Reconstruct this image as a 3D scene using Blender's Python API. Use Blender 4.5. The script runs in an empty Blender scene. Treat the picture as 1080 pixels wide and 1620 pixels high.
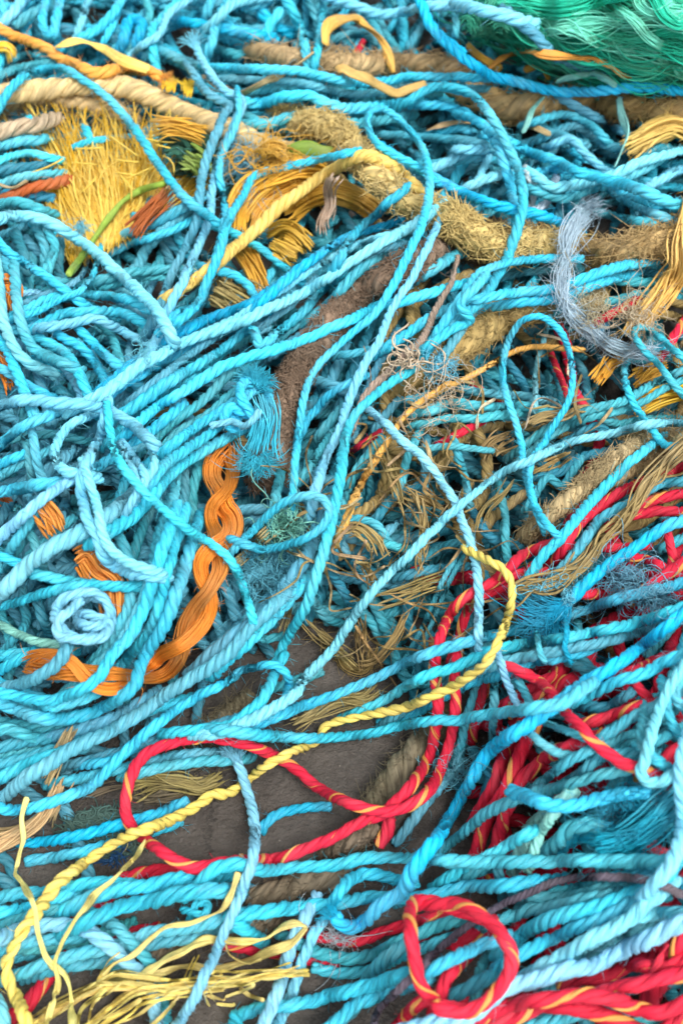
import bpy, math, random
import numpy as np

# ------------------------------------------------------------------ camera, sky, sun
sc = bpy.context.scene
COL = sc.collection
rng = np.random.default_rng(11)

W, H = 1080, 1620                       # the photograph's own pixels, used as the drawing grid
PITCH, DIST, S0 = math.radians(48), 0.60, 0.00031
TANV = 810 * S0 / DIST
FWD = np.array([0, math.cos(PITCH), -math.sin(PITCH)])
UP = np.array([0, math.sin(PITCH), math.cos(PITCH)])
RIGHT = np.array([1.0, 0, 0])
CAM = -FWD * DIST
PX = TANV / 810                         # size of a photo pixel at unit depth

cd = bpy.data.cameras.new('camera')
cam = bpy.data.objects.new('camera', cd)
COL.objects.link(cam)
cam.location = CAM
cam.rotation_euler = (math.pi / 2 - PITCH, 0, 0)
cd.sensor_fit = 'VERTICAL'
cd.sensor_height = 24
cd.lens = 12 / TANV
cd.clip_start, cd.clip_end = 0.01, 200
cd.dof.use_dof = True
cd.dof.focus_distance = 0.53
cd.dof.aperture_fstop = 9.0
sc.camera = cam

SUN_EL, SUN_AZ = math.radians(58), math.radians(150)    # azimuth measured from +Y clockwise
w = bpy.data.worlds.new('World')
sc.world = w
w.use_nodes = True
nt = w.node_tree
bg = nt.nodes['Background']
sky = nt.nodes.new('ShaderNodeTexSky')
sky.sky_type = 'NISHITA'
sky.sun_disc = False
sky.sun_elevation, sky.sun_rotation = SUN_EL, SUN_AZ
sky.dust_density = 4.0
hs = nt.nodes.new('ShaderNodeHueSaturation')            # an overcast sky is nearly white
hs.inputs['Saturation'].default_value = 0.10
nt.links.new(sky.outputs[0], hs.inputs['Color'])
nt.links.new(hs.outputs[0], bg.inputs['Color'])
bg.inputs['Strength'].default_value = 0.15

sl = bpy.data.lights.new('sun', 'SUN')
sl.energy = 1.4
sl.angle = math.radians(18)
sl.color = (1.0, 0.96, 0.90)
so = bpy.data.objects.new('sun', sl)
COL.objects.link(so)
so.rotation_euler = (math.pi / 2 - SUN_EL, 0, math.pi - SUN_AZ)
so.location = (0, 0, 3)

vs = sc.view_settings
vs.view_transform = 'Standard'
vs.look = 'None'
vs.exposure = 0.66
vs.gamma = 1
sc.cycles.max_bounces = 8
sc.cycles.diffuse_bounces = 5

# ------------------------------------------------------------------ colours (sRGB) and materials
PAL = {
 'lc': (124,216,240), 'cy': (62,198,226), 'az': (24,186,228), 'te': (74,178,196), 'dt': (50,136,158),
 'pb': (132,204,232), 'gb': (88,168,192), 'pl': (210,236,254), 'wh': (215,225,232),
 'ye': (243,216,112), 'yg': (222,174,86), 'oy': (222,158,70), 'py': (228,190,104), 'fy': (230,212,128),
 'tn': (198,172,126), 'st': (224,192,124), 'sd': (184,154,100), 'br': (134,114,92), 'gr': (126,113,92),
 'oc': (218,165,62), 'ol': (172,148,94), 'or': (230,136,46), 'bo': (176,92,44), 're': (212,34,62),
 'pu': (98,86,102), 'gn': (32,190,142), 'dg': (44,92,74), 'gs': (122,152,56), 'mi': (150,226,212),
 'pk': (186,160,146), 'cr': (216,198,170), 'yb': (236,190,50),
}
WORD = {
 'lc': 'light sky blue', 'cy': 'cyan', 'az': 'azure blue', 'te': 'teal', 'dt': 'dark teal', 'pb': 'pale blue',
 'gb': 'greyish blue', 'pl': 'pale lilac', 'wh': 'whitish', 'ye': 'yellow', 'yg': 'golden', 'oy': 'orange yellow', 'py': 'straw yellow',
 'fy': 'pale yellow', 'tn': 'tan', 'st': 'shaggy tan', 'sd': 'dull shaggy tan', 'br': 'brown', 'gr': 'grey brown',
 'oc': 'ochre', 'ol': 'olive tan', 'or': 'orange', 'bo': 'brownish orange', 're': 'red', 'pu': 'purple grey',
 'gn': 'green', 'dg': 'dark green', 'gs': 'grass green', 'mi': 'mint green', 'pk': 'pinkish grey', 'cr': 'cream', 'yb': 'golden yellow',
}

def lin(c):
    c = c / 255.0
    return c / 12.92 if c <= 0.04045 else ((c + 0.055) / 1.055) ** 2.4

def hsv_jit(rgb, amt=0.05):
    k = 1 + rng.normal(0, amt)
    return tuple(max(0, min(250, v * k * (1 + rng.normal(0, amt * 0.35)))) for v in rgb)

def rope_material(name, rough=0.5, fibre=0.30, bump=0.5, dirt=0.25, sheen=0.0, ufreq=9.0, vfreq=0.35, bleach=0.22, dirtcol=(0.03, 0.10, 0.12), bleachcol=(0.40, 0.74, 0.82)):
    m = bpy.data.materials.new(name)
    m.use_nodes = True
    n, l = m.node_tree.nodes, m.node_tree.links
    p = n['Principled BSDF']
    oi = n.new('ShaderNodeObjectInfo')
    uv = n.new('ShaderNodeUVMap'); uv.uv_map = 'UVMap'
    tc = n.new('ShaderNodeTexCoord')
    # fine yarns running along the strand
    mp = n.new('ShaderNodeVectorMath'); mp.operation = 'MULTIPLY'
    mp.inputs[1].default_value = (ufreq, vfreq, 1)
    l.new(uv.outputs[0], mp.inputs[0])
    off = n.new('ShaderNodeVectorMath'); off.operation = 'ADD'
    cmb = n.new('ShaderNodeCombineXYZ')
    mul = n.new('ShaderNodeMath'); mul.operation = 'MULTIPLY'; mul.inputs[1].default_value = 97
    l.new(oi.outputs['Random'], mul.inputs[0])
    l.new(mul.outputs[0], cmb.inputs[2])
    l.new(mp.outputs[0], off.inputs[0]); l.new(cmb.outputs[0], off.inputs[1])
    nz = n.new('ShaderNodeTexNoise')
    nz.inputs['Scale'].default_value = 1.0; nz.inputs['Detail'].default_value = 4; nz.inputs['Roughness'].default_value = 0.65
    l.new(off.outputs[0], nz.inputs['Vector'])
    # faded and dirty patches fixed to the rope
    of2 = n.new('ShaderNodeVectorMath'); of2.operation = 'ADD'
    l.new(tc.outputs['Object'], of2.inputs[0]); l.new(cmb.outputs[0], of2.inputs[1])
    nb = n.new('ShaderNodeTexNoise'); nb.inputs['Scale'].default_value = 26; nb.inputs['Detail'].default_value = 4
    l.new(of2.outputs[0], nb.inputs['Vector'])
    nd = n.new('ShaderNodeTexNoise'); nd.inputs['Scale'].default_value = 70; nd.inputs['Detail'].default_value = 6; nd.inputs['Roughness'].default_value = 0.7
    l.new(of2.outputs[0], nd.inputs['Vector'])
    # streaks: value between 1-fibre and 1+fibre
    mr = n.new('ShaderNodeMapRange')
    mr.inputs['From Min'].default_value = 0.3; mr.inputs['From Max'].default_value = 0.7
    mr.inputs['To Min'].default_value = 1 - fibre; mr.inputs['To Max'].default_value = 1 + fibre * 0.6
    l.new(nz.outputs['Fac'], mr.inputs['Value'])
    sc1 = n.new('ShaderNodeVectorMath'); sc1.operation = 'SCALE'
    l.new(oi.outputs['Color'], sc1.inputs[0]); l.new(mr.outputs[0], sc1.inputs['Scale'])
    # bleaching
    mb = n.new('ShaderNodeMapRange'); mb.inputs['From Min'].default_value = 0.48; mb.inputs['From Max'].default_value = 0.72
    mb.inputs['To Max'].default_value = bleach
    l.new(nb.outputs['Fac'], mb.inputs['Value'])
    mx = n.new('ShaderNodeMix'); mx.data_type = 'RGBA'
    mx.inputs['B'].default_value = (*bleachcol, 1)
    l.new(mb.outputs[0], mx.inputs['Factor']); l.new(sc1.outputs[0], mx.inputs['A'])
    md = n.new('ShaderNodeMapRange'); md.inputs['From Min'].default_value = 0.52; md.inputs['From Max'].default_value = 0.75
    md.inputs['To Max'].default_value = dirt
    l.new(nd.outputs['Fac'], md.inputs['Value'])
    mx2 = n.new('ShaderNodeMix'); mx2.data_type = 'RGBA'
    mx2.inputs['B'].default_value = (*dirtcol, 1)
    l.new(md.outputs[0], mx2.inputs['Factor']); l.new(mx.outputs['Result'], mx2.inputs['A'])
    l.new(mx2.outputs['Result'], p.inputs['Base Color'])
    bp = n.new('ShaderNodeBump'); bp.inputs['Strength'].default_value = bump; bp.inputs['Distance'].default_value = 0.0006
    l.new(nz.outputs['Fac'], bp.inputs['Height']); l.new(bp.outputs[0], p.inputs['Normal'])
    p.inputs['Roughness'].default_value = rough
    p.inputs['Specular IOR Level'].default_value = 0.28
    if sheen:
        p.inputs['Sheen Weight'].default_value = sheen
        p.inputs['Sheen Roughness'].default_value = 0.5
    return m

MAT = {
 'poly': rope_material('polypropylene_rope', rough=0.5, fibre=0.42, bump=1.0, ufreq=6, dirt=0.3),
 'red': rope_material('red_rope', rough=0.68, fibre=0.25, bump=0.5, bleach=0.12, dirt=0.25, dirtcol=(0.10, 0.01, 0.02), bleachcol=(0.75, 0.25, 0.28)),
 'nat': rope_material('natural_fibre_rope', rough=0.85, fibre=0.6, bump=0.9, bleach=0.15, dirt=0.45, dirtcol=(0.06, 0.045, 0.03), bleachcol=(0.62, 0.56, 0.46)),
 'yel': rope_material('yellow_film_rope', rough=0.58, fibre=0.3, bump=0.5, bleach=0.14, dirt=0.2, dirtcol=(0.16, 0.10, 0.03), bleachcol=(0.85, 0.74, 0.45)),
}
MATFOR = {k: 'poly' for k in PAL}
MATFOR.update({k: 'nat' for k in ('tn', 'st', 'sd', 'br', 'gr', 'ol', 'pk', 'cr', 'pu', 'dg')})
MATFOR.update({k: 'yel' for k in ('ye', 'yg', 'oy', 'py', 'fy', 'oc', 'or', 'bo', 'gs', 'gn', 'yb')})
MATFOR['re'] = 'red'

# ------------------------------------------------------------------ picture grid -> place in the scene
def ray(px, py):
    px = np.asarray(px, float); py = np.asarray(py, float)
    return FWD + ((px - 540) * PX)[..., None] * RIGHT + ((810 - py) * PX)[..., None] * UP

def place(px, py, depth):
    return CAM + ray(px, py) * np.asarray(depth)[..., None]

def ground_depth(px, py):
    return -CAM[2] / ray(px, py)[..., 2]

# how far the heap already reaches towards the viewer, kept on a half-resolution grid
Q, PAD = 0.5, 220
GW, GH = int((W + 2 * PAD) * Q), int((H + 2 * PAD) * Q)
gy, gx = np.mgrid[0:GH, 0:GW]
HEAP = ground_depth(gx / Q - PAD, np.maximum(gy / Q - PAD, -PAD)).astype(float)

def disc(Rq):
    k = int(math.ceil(Rq))
    oy, ox = np.mgrid[-k:k + 1, -k:k + 1]
    d2 = (ox ** 2 + oy ** 2) / max(Rq, 0.6) ** 2
    s = d2 <= 1
    return ox[s], oy[s], np.sqrt(1 - d2[s])

def gidx(p):
    ix = np.clip(((p[:, 0] + PAD) * Q).astype(int), 8, GW - 9)
    iy = np.clip(((p[:, 1] + PAD) * Q).astype(int), 8, GH - 9)
    return ix, iy

def smooth_min(t, w):
    n = len(t)
    w = max(1, min(w, n // 2))
    e = np.pad(t, w, mode='edge')
    m = np.min(np.lib.stride_tricks.sliding_window_view(e, 2 * w + 1), axis=1)
    k = np.hanning(2 * w + 3)[1:-1]; k /= k.sum()
    return np.convolve(np.pad(m, w, mode='edge'), k, mode='valid')

STEP = 3.0

def drape(p, R, squash=0.8, wfac=2.0, lift=None, selfcross=True):
    """lay a line of radius R (pixels) on the heap: depth of every sample"""
    ix, iy = gidx(p)
    Rq = min(R * Q, 7.5)
    ox, oy, c = disc(Rq)
    near = HEAP[iy[:, None] + oy, ix[:, None] + ox]
    px_size = near.mean(axis=1) * PX
    rad = R * px_size
    t = np.min(near - c * rad[:, None] * squash, axis=1)
    w = int(max(2, wfac * R / STEP))
    f = smooth_min(t, w)
    n = len(p)
    if selfcross and n > 30:
        gap = int(3.5 * R / STEP) + 4
        for it in range(2):
            d = np.hypot(p[:, None, 0] - p[None, :, 0], p[:, None, 1] - p[None, :, 1])
            i, j = np.nonzero(d < 2.0 * R)
            s = j - i > gap
            if not s.any():
                break
            tt = f.copy()
            np.minimum.at(tt, j[s], f[i[s]] - 1.75 * rad[i[s]])
            f = smooth_min(tt, w)
    if lift is not None:
        f = f - lift * px_size
    return f

def splat(p, R, f):
    ix, iy = gidx(p)
    ox, oy, c = disc(min(R * Q, 7.5))
    rad = R * f * PX
    for a, b, k in zip(ox, oy, c):
        np.minimum.at(HEAP, (iy + b, ix + a), f - k * rad)

# ------------------------------------------------------------------ lines traced on the photograph
TILE = {'A1': (0, 0), 'A2': (340, 0), 'A3': (680, 0), 'B1': (0, 340), 'B2': (340, 340), 'B3': (680, 340),
        'C1': (0, 680), 'C2': (340, 680), 'C3': (680, 680), 'D1': (0, 1000), 'D2': (340, 1000), 'D3': (680, 1000),
        'E1': (0, 1320), 'E2': (340, 1320), 'E3': (680, 1320)}

def trace(s):
    pts, ox, oy, k, lift = [], 0, 0, 1.0, 0.0
    for tok in s.split():
        if tok in TILE:
            (ox, oy), k = TILE[tok], 1 / 2.7
        elif tok == 'G':
            ox, oy, k = 0, 0, 1.0
        elif tok[0] == '^':
            lift = float(tok[1:])
        else:
            x, y = tok.split(',')
            pts.append((ox + float(x) * k, oy + float(y) * k, lift))
    # where two neighbouring sketches overlap, drop the point that doubles back
    i = 1
    while i < len(pts) - 1:
        a, b, c = pts[i - 1], pts[i], pts[i + 1]
        u, v = (b[0] - a[0], b[1] - a[1]), (c[0] - b[0], c[1] - b[1])
        lu, lv = math.hypot(*u) + 1e-6, math.hypot(*v) + 1e-6
        if (u[0] * v[0] + u[1] * v[1]) / (lu * lv) < -0.35 and min(lu, lv) < 22:
            pts.pop(i); i = max(1, i - 1)
        else:
            i += 1
    return np.array(pts)

def extend(c, amount=110):
    """ropes that leave the picture go on outside it"""
    for end in (0, -1):
        x, y, _ = c[end]
        if x < 14 or x > W - 14 or y < 14 or y > H - 14:
            d = c[0] - c[1] if end == 0 else c[-1] - c[-2]
            d = d / (np.hypot(d[0], d[1]) + 1e-6)
            a = rng.normal(0, 0.25)
            d2 = np.array([d[0] * math.cos(a) - d[1] * math.sin(a), d[0] * math.sin(a) + d[1] * math.cos(a), 0])
            e = [c[end] + d * amount * 0.45, c[end] + d * amount * 0.45 + d2 * amount * 0.55]
            c = np.vstack([e[::-1], c]) if end == 0 else np.vstack([c, e])
    return c

def spline(c, step=STEP):
    """centripetal Catmull-Rom through c, resampled evenly in the picture plane"""
    c = np.asarray(c, float)
    if len(c) == 2:
        c = np.vstack([c[0], (c[0] + c[1]) / 2, c[1]])
    P = np.vstack([2 * c[0] - c[1], c, 2 * c[-1] - c[-2]])
    out = []
    for i in range(1, len(P) - 2):
        p0, p1, p2, p3 = P[i - 1:i + 3]
        t0 = 0
        t1 = t0 + max(1e-3, math.hypot(*(p1 - p0)[:2])) ** 0.5
        t2 = t1 + max(1e-3, math.hypot(*(p2 - p1)[:2])) ** 0.5
        t3 = t2 + max(1e-3, math.hypot(*(p3 - p2)[:2])) ** 0.5
        t = np.linspace(t1, t2, 16, endpoint=False)[:, None]
        A1 = (t1 - t) / (t1 - t0) * p0 + (t - t0) / (t1 - t0) * p1
        A2 = (t2 - t) / (t2 - t1) * p1 + (t - t1) / (t2 - t1) * p2
        A3 = (t3 - t) / (t3 - t2) * p2 + (t - t2) / (t3 - t2) * p3
        B1 = (t2 - t) / (t2 - t0) * A1 + (t - t0) / (t2 - t0) * A2
        B2 = (t3 - t) / (t3 - t1) * A2 + (t - t1) / (t3 - t1) * A3
        out.append((t2 - t) / (t2 - t1) * B1 + (t - t1) / (t2 - t1) * B2)
    out = np.vstack(out + [c[-1:]])
    L = np.concatenate([[0], np.cumsum(np.hypot(np.diff(out[:, 0]), np.diff(out[:, 1])))])
    n = max(6, int(L[-1] / step) + 1)
    s = np.linspace(0, L[-1], n)
    return np.stack([np.interp(s, L, out[:, k]) for k in range(out.shape[1])], axis=1)

def wander(n, amp, scale, step=STEP):
    """smooth random sideways drift with features about SCALE pixels long"""
    m = max(4, int(n * step / scale) + 3)
    k = rng.normal(0, amp, m)
    x = np.linspace(1, m - 2, n)
    i = np.floor(x).astype(int); u = x - i
    a, b = k[i], k[np.minimum(i + 1, m - 1)]
    u = u * u * (3 - 2 * u)
    return a * (1 - u) + b * u

# ------------------------------------------------------------------ mesh building
class Mesh:
    def __init__(self):
        self.v, self.f, self.uv, self.n = [], [], [], 0

    def tubes(self, P, rad, k=6, flat=1.0, ang=None, ref=None, vscale=1.0, u0=0.0, ridge=None):
        """P (F,n,3) centre lines, rad (F,n); one open-ended tube with closed tips per line"""
        P = np.asarray(P, float)
        if P.ndim == 2:
            P = P[None]
        F, n, _ = P.shape
        rad = np.broadcast_to(np.asarray(rad, float), (F, n)).copy()
        T = np.gradient(P, axis=1)
        T /= np.linalg.norm(T, axis=2, keepdims=True) + 1e-12
        if ref is None:
            ref = -FWD + np.zeros((F, n, 3))
        N = ref - (ref * T).sum(2, keepdims=True) * T
        N /= np.linalg.norm(N, axis=2, keepdims=True) + 1e-9
        B = np.cross(T, N)
        th = np.linspace(0, 2 * np.pi, k + 1) + np.pi
        a = np.cos(th) * flat
        b = np.sin(th)
        if ang is not None:
            ca, sa = np.cos(ang)[..., None], np.sin(ang)[..., None]
            N, B = N * ca + B * sa, B * ca - N * sa
        rad[:, 0] *= 0.08; rad[:, -1] *= 0.08
        rr = rad[:, :, None, None]
        if ridge is not None:                      # yarns standing out on the strand: (count, height, turn per sample)
            m_, h_, tw_ = ridge
            sft = np.arange(n) * tw_ + wander(n, 0.5, 30)
            hh = h_ * (1 + wander(n, 0.5, 24))
            g_ = np.abs(np.cos(0.5 * m_ * th[None, :] + 0.5 * sft[:, None])) - 0.6
            rr = rr * (1 + (hh[:, None] * g_)[None, :, :, None])
        V = P[:, :, None, :] + rr * (a[None, None, :, None] * N[:, :, None, :] + b[None, None, :, None] * B[:, :, None, :])
        seg = np.linalg.norm(np.diff(P, axis=1), axis=2)
        s = np.concatenate([np.zeros((F, 1)), np.cumsum(seg, axis=1)], axis=1) * vscale
        U = np.empty((F, n, k + 1, 2))
        U[..., 0] = np.linspace(0, 1, k + 1) + u0 + np.arange(F)[:, None, None] * 1.37
        U[..., 1] = s[:, :, None] + np.arange(F)[:, None, None] * 3.1
        idx = (np.arange(F * n * (k + 1)) + self.n).reshape(F, n, k + 1)
        q = np.stack([idx[:, :-1, :-1], idx[:, :-1, 1:], idx[:, 1:, 1:], idx[:, 1:, :-1]], axis=-1).reshape(-1, 4)
        self.v.append(V.reshape(-1, 3)); self.uv.append(U.reshape(-1, 2)); self.f.append(q)
        self.n += F * n * (k + 1)

    def build(self, name, mat, colour, parent=None, origin=None):
        V, Fc, U = np.vstack(self.v), np.vstack(self.f), np.vstack(self.uv)
        if origin is None:
            origin = V.mean(axis=0)
        me = bpy.data.meshes.new(name)
        base = np.array(origin)
        me.vertices.add(len(V)); me.vertices.foreach_set('co', (V - base).astype(np.float32).ravel())
        me.loops.add(Fc.size); me.loops.foreach_set('vertex_index', Fc.astype(np.int32).ravel())
        me.polygons.add(len(Fc)); me.polygons.foreach_set('loop_start', np.arange(0, Fc.size, 4, dtype=np.int32))
        me.polygons.foreach_set('use_smooth', np.ones(len(Fc), bool))
        uvl = me.uv_layers.new(name='UVMap')
        uvl.data.foreach_set('uv', U[Fc.ravel()].astype(np.float32).ravel())
        me.update(calc_edges=True)
        me.materials.append(MAT[mat] if isinstance(mat, str) else mat)
        o = bpy.data.objects.new(name, me)
        COL.objects.link(o)
        if parent is None:
            o.location = base
        else:
            o.parent = parent
            o.location = base - np.array(parent.location)
        o.color = (*[lin(c) for c in colour], 1)
        return o

def frames(P):
    T = np.gradient(P, axis=0)
    T /= np.linalg.norm(T, axis=1, keepdims=True) + 1e-12
    N = np.empty_like(P)
    v = -FWD - T[0] * np.dot(-FWD, T[0])
    v = v / (np.linalg.norm(v) + 1e-9)
    for i in range(len(P)):
        v = v - T[i] * np.dot(v, T[i])
        v /= np.linalg.norm(v) + 1e-9
        N[i] = v
    return T, N, np.cross(T, N)

def strands(mb, P, R, n=3, pitch=5.6, hand=-1, deep=0.5, sr=0.56, k=18, yarn=6, only=None, off=None, ph0=None, taper=None):
    """twisted strands round the line P (world), R in metres per sample"""
    T, N, B = frames(P)
    s = np.concatenate([[0], np.cumsum(np.linalg.norm(np.diff(P, axis=0), axis=1))])
    ph = hand * 2 * np.pi * s / (pitch * R.mean()) + (rng.uniform(0, 6.28) if ph0 is None else ph0)
    ph = ph + wander(len(P), 0.25, 120)
    for i in (range(n) if only is None else only):
        a = ph + 2 * np.pi * i / n
        e = np.cos(a)[:, None] * N + np.sin(a)[:, None] * B
        wob = 1 + wander(len(P), 0.09, 55)
        c = P + e * (R * (deep if off is None else off) * wob)[:, None]
        rr = R * sr * (1 + wander(len(P), 0.09, 50))
        mb.tubes(c[None], rr[None], k=k, flat=0.92, ref=e[None], vscale=1 / (R.mean()), u0=i * 2.3, ridge=(yarn, 0.2, 0.16) if yarn else None)
    return ph

def hairs(mb, P, R, count, length=18, thick=0.45, curl=0.5, px=None, lie=1.0, patchy=False):
    """loose filaments standing off a rope: P world samples, lengths in photo pixels"""
    if count < 1:
        return
    n = len(P)
    T, N, B = frames(P)
    i = rng.integers(1, n - 1, count)
    if patchy:
        wgt = np.exp(0.7 * wander(n, 1.0, 40))[1:n - 1]
        i = 1 + rng.choice(n - 2, count, p=wgt / wgt.sum())
    a = rng.uniform(0, 2 * np.pi, count)
    rad = np.cos(a)[:, None] * N[i] + np.sin(a)[:, None] * B[i]
    s = rng.choice([-1, 1], count)[:, None] * T[i]
    mixf = rng.uniform(0.25, 1.0, count)[:, None] * lie * (np.where(rng.uniform(0, 1, count) < 0.15, 1.6, 1.0)[:, None] if patchy else 1.0)
    d = rad * mixf + s * (1 - mixf * 0.6)
    d /= np.linalg.norm(d, axis=1, keepdims=True)
    m = 6
    t = np.linspace(0, 1, m)[None, :, None]
    L = (length * px * rng.uniform(0.4, 1.3, count))[:, None, None]
    side = np.cross(d, rad + 0.3 * s); side /= np.linalg.norm(side, axis=1, keepdims=True) + 1e-9
    c1 = rng.normal(0, curl, count)[:, None, None]; c2 = rng.normal(0, curl, count)[:, None, None]
    pts = (P[i] + rad * (R[i] * 0.9)[:, None])[:, None, :] + d[:, None, :] * t * L + side[:, None, :] * c1 * t ** 2 * L + s[:, None, :] * c2 * t ** 2 * L
    mb.tubes(pts, thick * px * (1 - 0.5 * np.linspace(0, 1, m))[None, :], k=3, vscale=200)

def tuft_fibres(mb, p0, dir2, depth, R, count, length, spread=0.8, thick=0.7, curl=0.35, lift=0.5, m=9, flat=1.0, k=4, len_var=0.35):
    """a frayed end: fibres leave the disc of radius R round pixel p0, heading dir2, opening by SPREAD"""
    ang0 = math.atan2(dir2[1], dir2[0])
    px = depth * PX
    u = rng.uniform(-1, 1, count)
    a = ang0 + u * spread + rng.normal(0, 0.1, count)
    L = length * rng.uniform(1 - len_var, 1 + len_var * 0.6, count)
    t = np.linspace(0, 1, m)[None, :]
    nx, ny = -math.sin(ang0), math.cos(ang0)
    bx = p0[0] + nx * u * R * 0.85; by = p0[1] + ny * u * R * 0.85
    dep0 = rng.uniform(-1, 1, count) * R * 0.5
    c1 = rng.normal(0, curl, count)[:, None]; c2 = rng.normal(0, curl * 0.6, count)[:, None]
    ph = rng.uniform(0, 6.28, count)[:, None]
    open_ = t ** 0.8
    ax = math.cos(ang0) * (1 - open_) + np.cos(a)[:, None] * open_
    ay = math.sin(ang0) * (1 - open_) + np.sin(a)[:, None] * open_
    fq = rng.uniform(3, 9, count)[:, None]
    bend = (c1 * t ** 2 + c2 * np.sin(t * fq + ph) * t * 0.6) * L[:, None]
    back = 1 - np.abs(c1) * 0.5 * t ** 2
    ax, ay = ax * back, ay * back
    x = bx[:, None] + ax * t * L[:, None] - np.sin(a)[:, None] * bend
    y = by[:, None] + ay * t * L[:, None] + np.cos(a)[:, None] * bend
    up = rng.uniform(-0.25, 1.0, count)[:, None] * lift * L[:, None] * t ** 1.2
    d = depth - (dep0[:, None] + up) * px
    P = place(x, y, d)
    mb.tubes(P, thick * px * (1 - 0.45 * t), k=k, flat=flat, ang=np.broadcast_to(rng.uniform(0, 3.1, count)[:, None], (count, m)) + t * 1.5, vscale=300)

def bundle(mb, p, f, R, count, fr, loose=0.25, splay=(0, 0), k=5, flat=0.6, wl=70, thin=None, twist=0.0, ends=None):
    """COUNT fibres (radius fr px) following the line p at depth f inside radius R px"""
    n = len(p)
    tx = np.gradient(p[:, 0]); ty = np.gradient(p[:, 1])
    q = np.hypot(tx, ty) + 1e-9
    nx, ny = -ty / q, tx / q
    t = np.linspace(0, 1, n)
    prof = np.ones(n)
    if splay[0]:
        prof = prof + splay[0] * np.clip(1 - t / 0.3, 0, 1) ** 1.5
    if splay[1]:
        prof = prof + splay[1] * np.clip((t - 0.7) / 0.3, 0, 1) ** 1.5
    if thin is not None:
        prof = prof * thin
    X, Y, D = [], [], []
    px = f * PX
    if ends is None:
        ends = min(0.35, 45 / (n * STEP))
    s = np.arange(n) * STEP
    for _ in range(count):
        rho = R * math.sqrt(rng.uniform(0, 1)); ph = rng.uniform(0, 6.28)
        ph_s = ph + twist * s / max(float(np.mean(R)), 1) + wander(n, loose * 1.5, wl)
        rr = rho * (1 + wander(n, loose, wl)) * prof
        o = rr * np.cos(ph_s); d = rr * np.sin(ph_s)
        a, b = ends * rng.uniform(0, 1) ** 1.5 * (splay[0] >= 0), 1 - ends * rng.uniform(0, 1) ** 1.5
        kk = np.linspace(a, b, n)                   # the fibres of a hank do not all end together
        X.append(np.interp(kk, t, p[:, 0] + nx * o)); Y.append(np.interp(kk, t, p[:, 1] + ny * o)); D.append(np.interp(kk, t, f - d * px))
    X, Y, D = np.array(X), np.array(Y), np.array(D)
    P = place(X, Y, D)
    e = np.minimum(1, np.minimum(t, 1 - t) * n * STEP / 14 + 0.35)
    rad = fr * px * e * rng.uniform(0.7, 1.3, (count, 1))
    mb.tubes(P, rad, k=k, flat=flat, ang=np.array([wander(n, 1.2, wl * 1.5) for _ in range(count)]), vscale=250)
# ------------------------------------------------------------------ rope kinds
ROPES = []

def t(col, R, L, path, label=None, **k):          # laid twine
    ROPES.append(dict(kind='tw', col=col, R=R, L=L, path=path, label=label, **k))

def red(R, L, path, label=None, **k):              # red rope with a yellow yarn
    ROPES.append(dict(kind='ry', col='re', R=R, L=L, path=path, label=label, **k))

def shag(col, R, L, path, label=None, **k):        # natural rope with a furry surface
    ROPES.append(dict(kind='sh', col=col, R=R, L=L, path=path, label=label, **k))

def hank(col, R, L, path, label=None, **k):        # loose bundle of fibres
    ROPES.append(dict(kind='bu', col=col, R=R, L=L, path=path, label=label, **k))

def film(col, R, L, path, label=None, **k):        # flat film strip
    ROPES.append(dict(kind='fl', col=col, R=R, L=L, path=path, label=label, **k))

def tag(o, label=None, cat=None, group=None, kind=None):
    if label: o['label'] = label
    if cat: o['category'] = cat
    if group: o['group'] = group
    if kind: o['kind'] = kind

DONE = []                                          # (object, colour key, noun, picture line) for the labels
BAREND = {}
TWSCALE = [0.73, 0.70, 0.74, 0.86]

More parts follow.
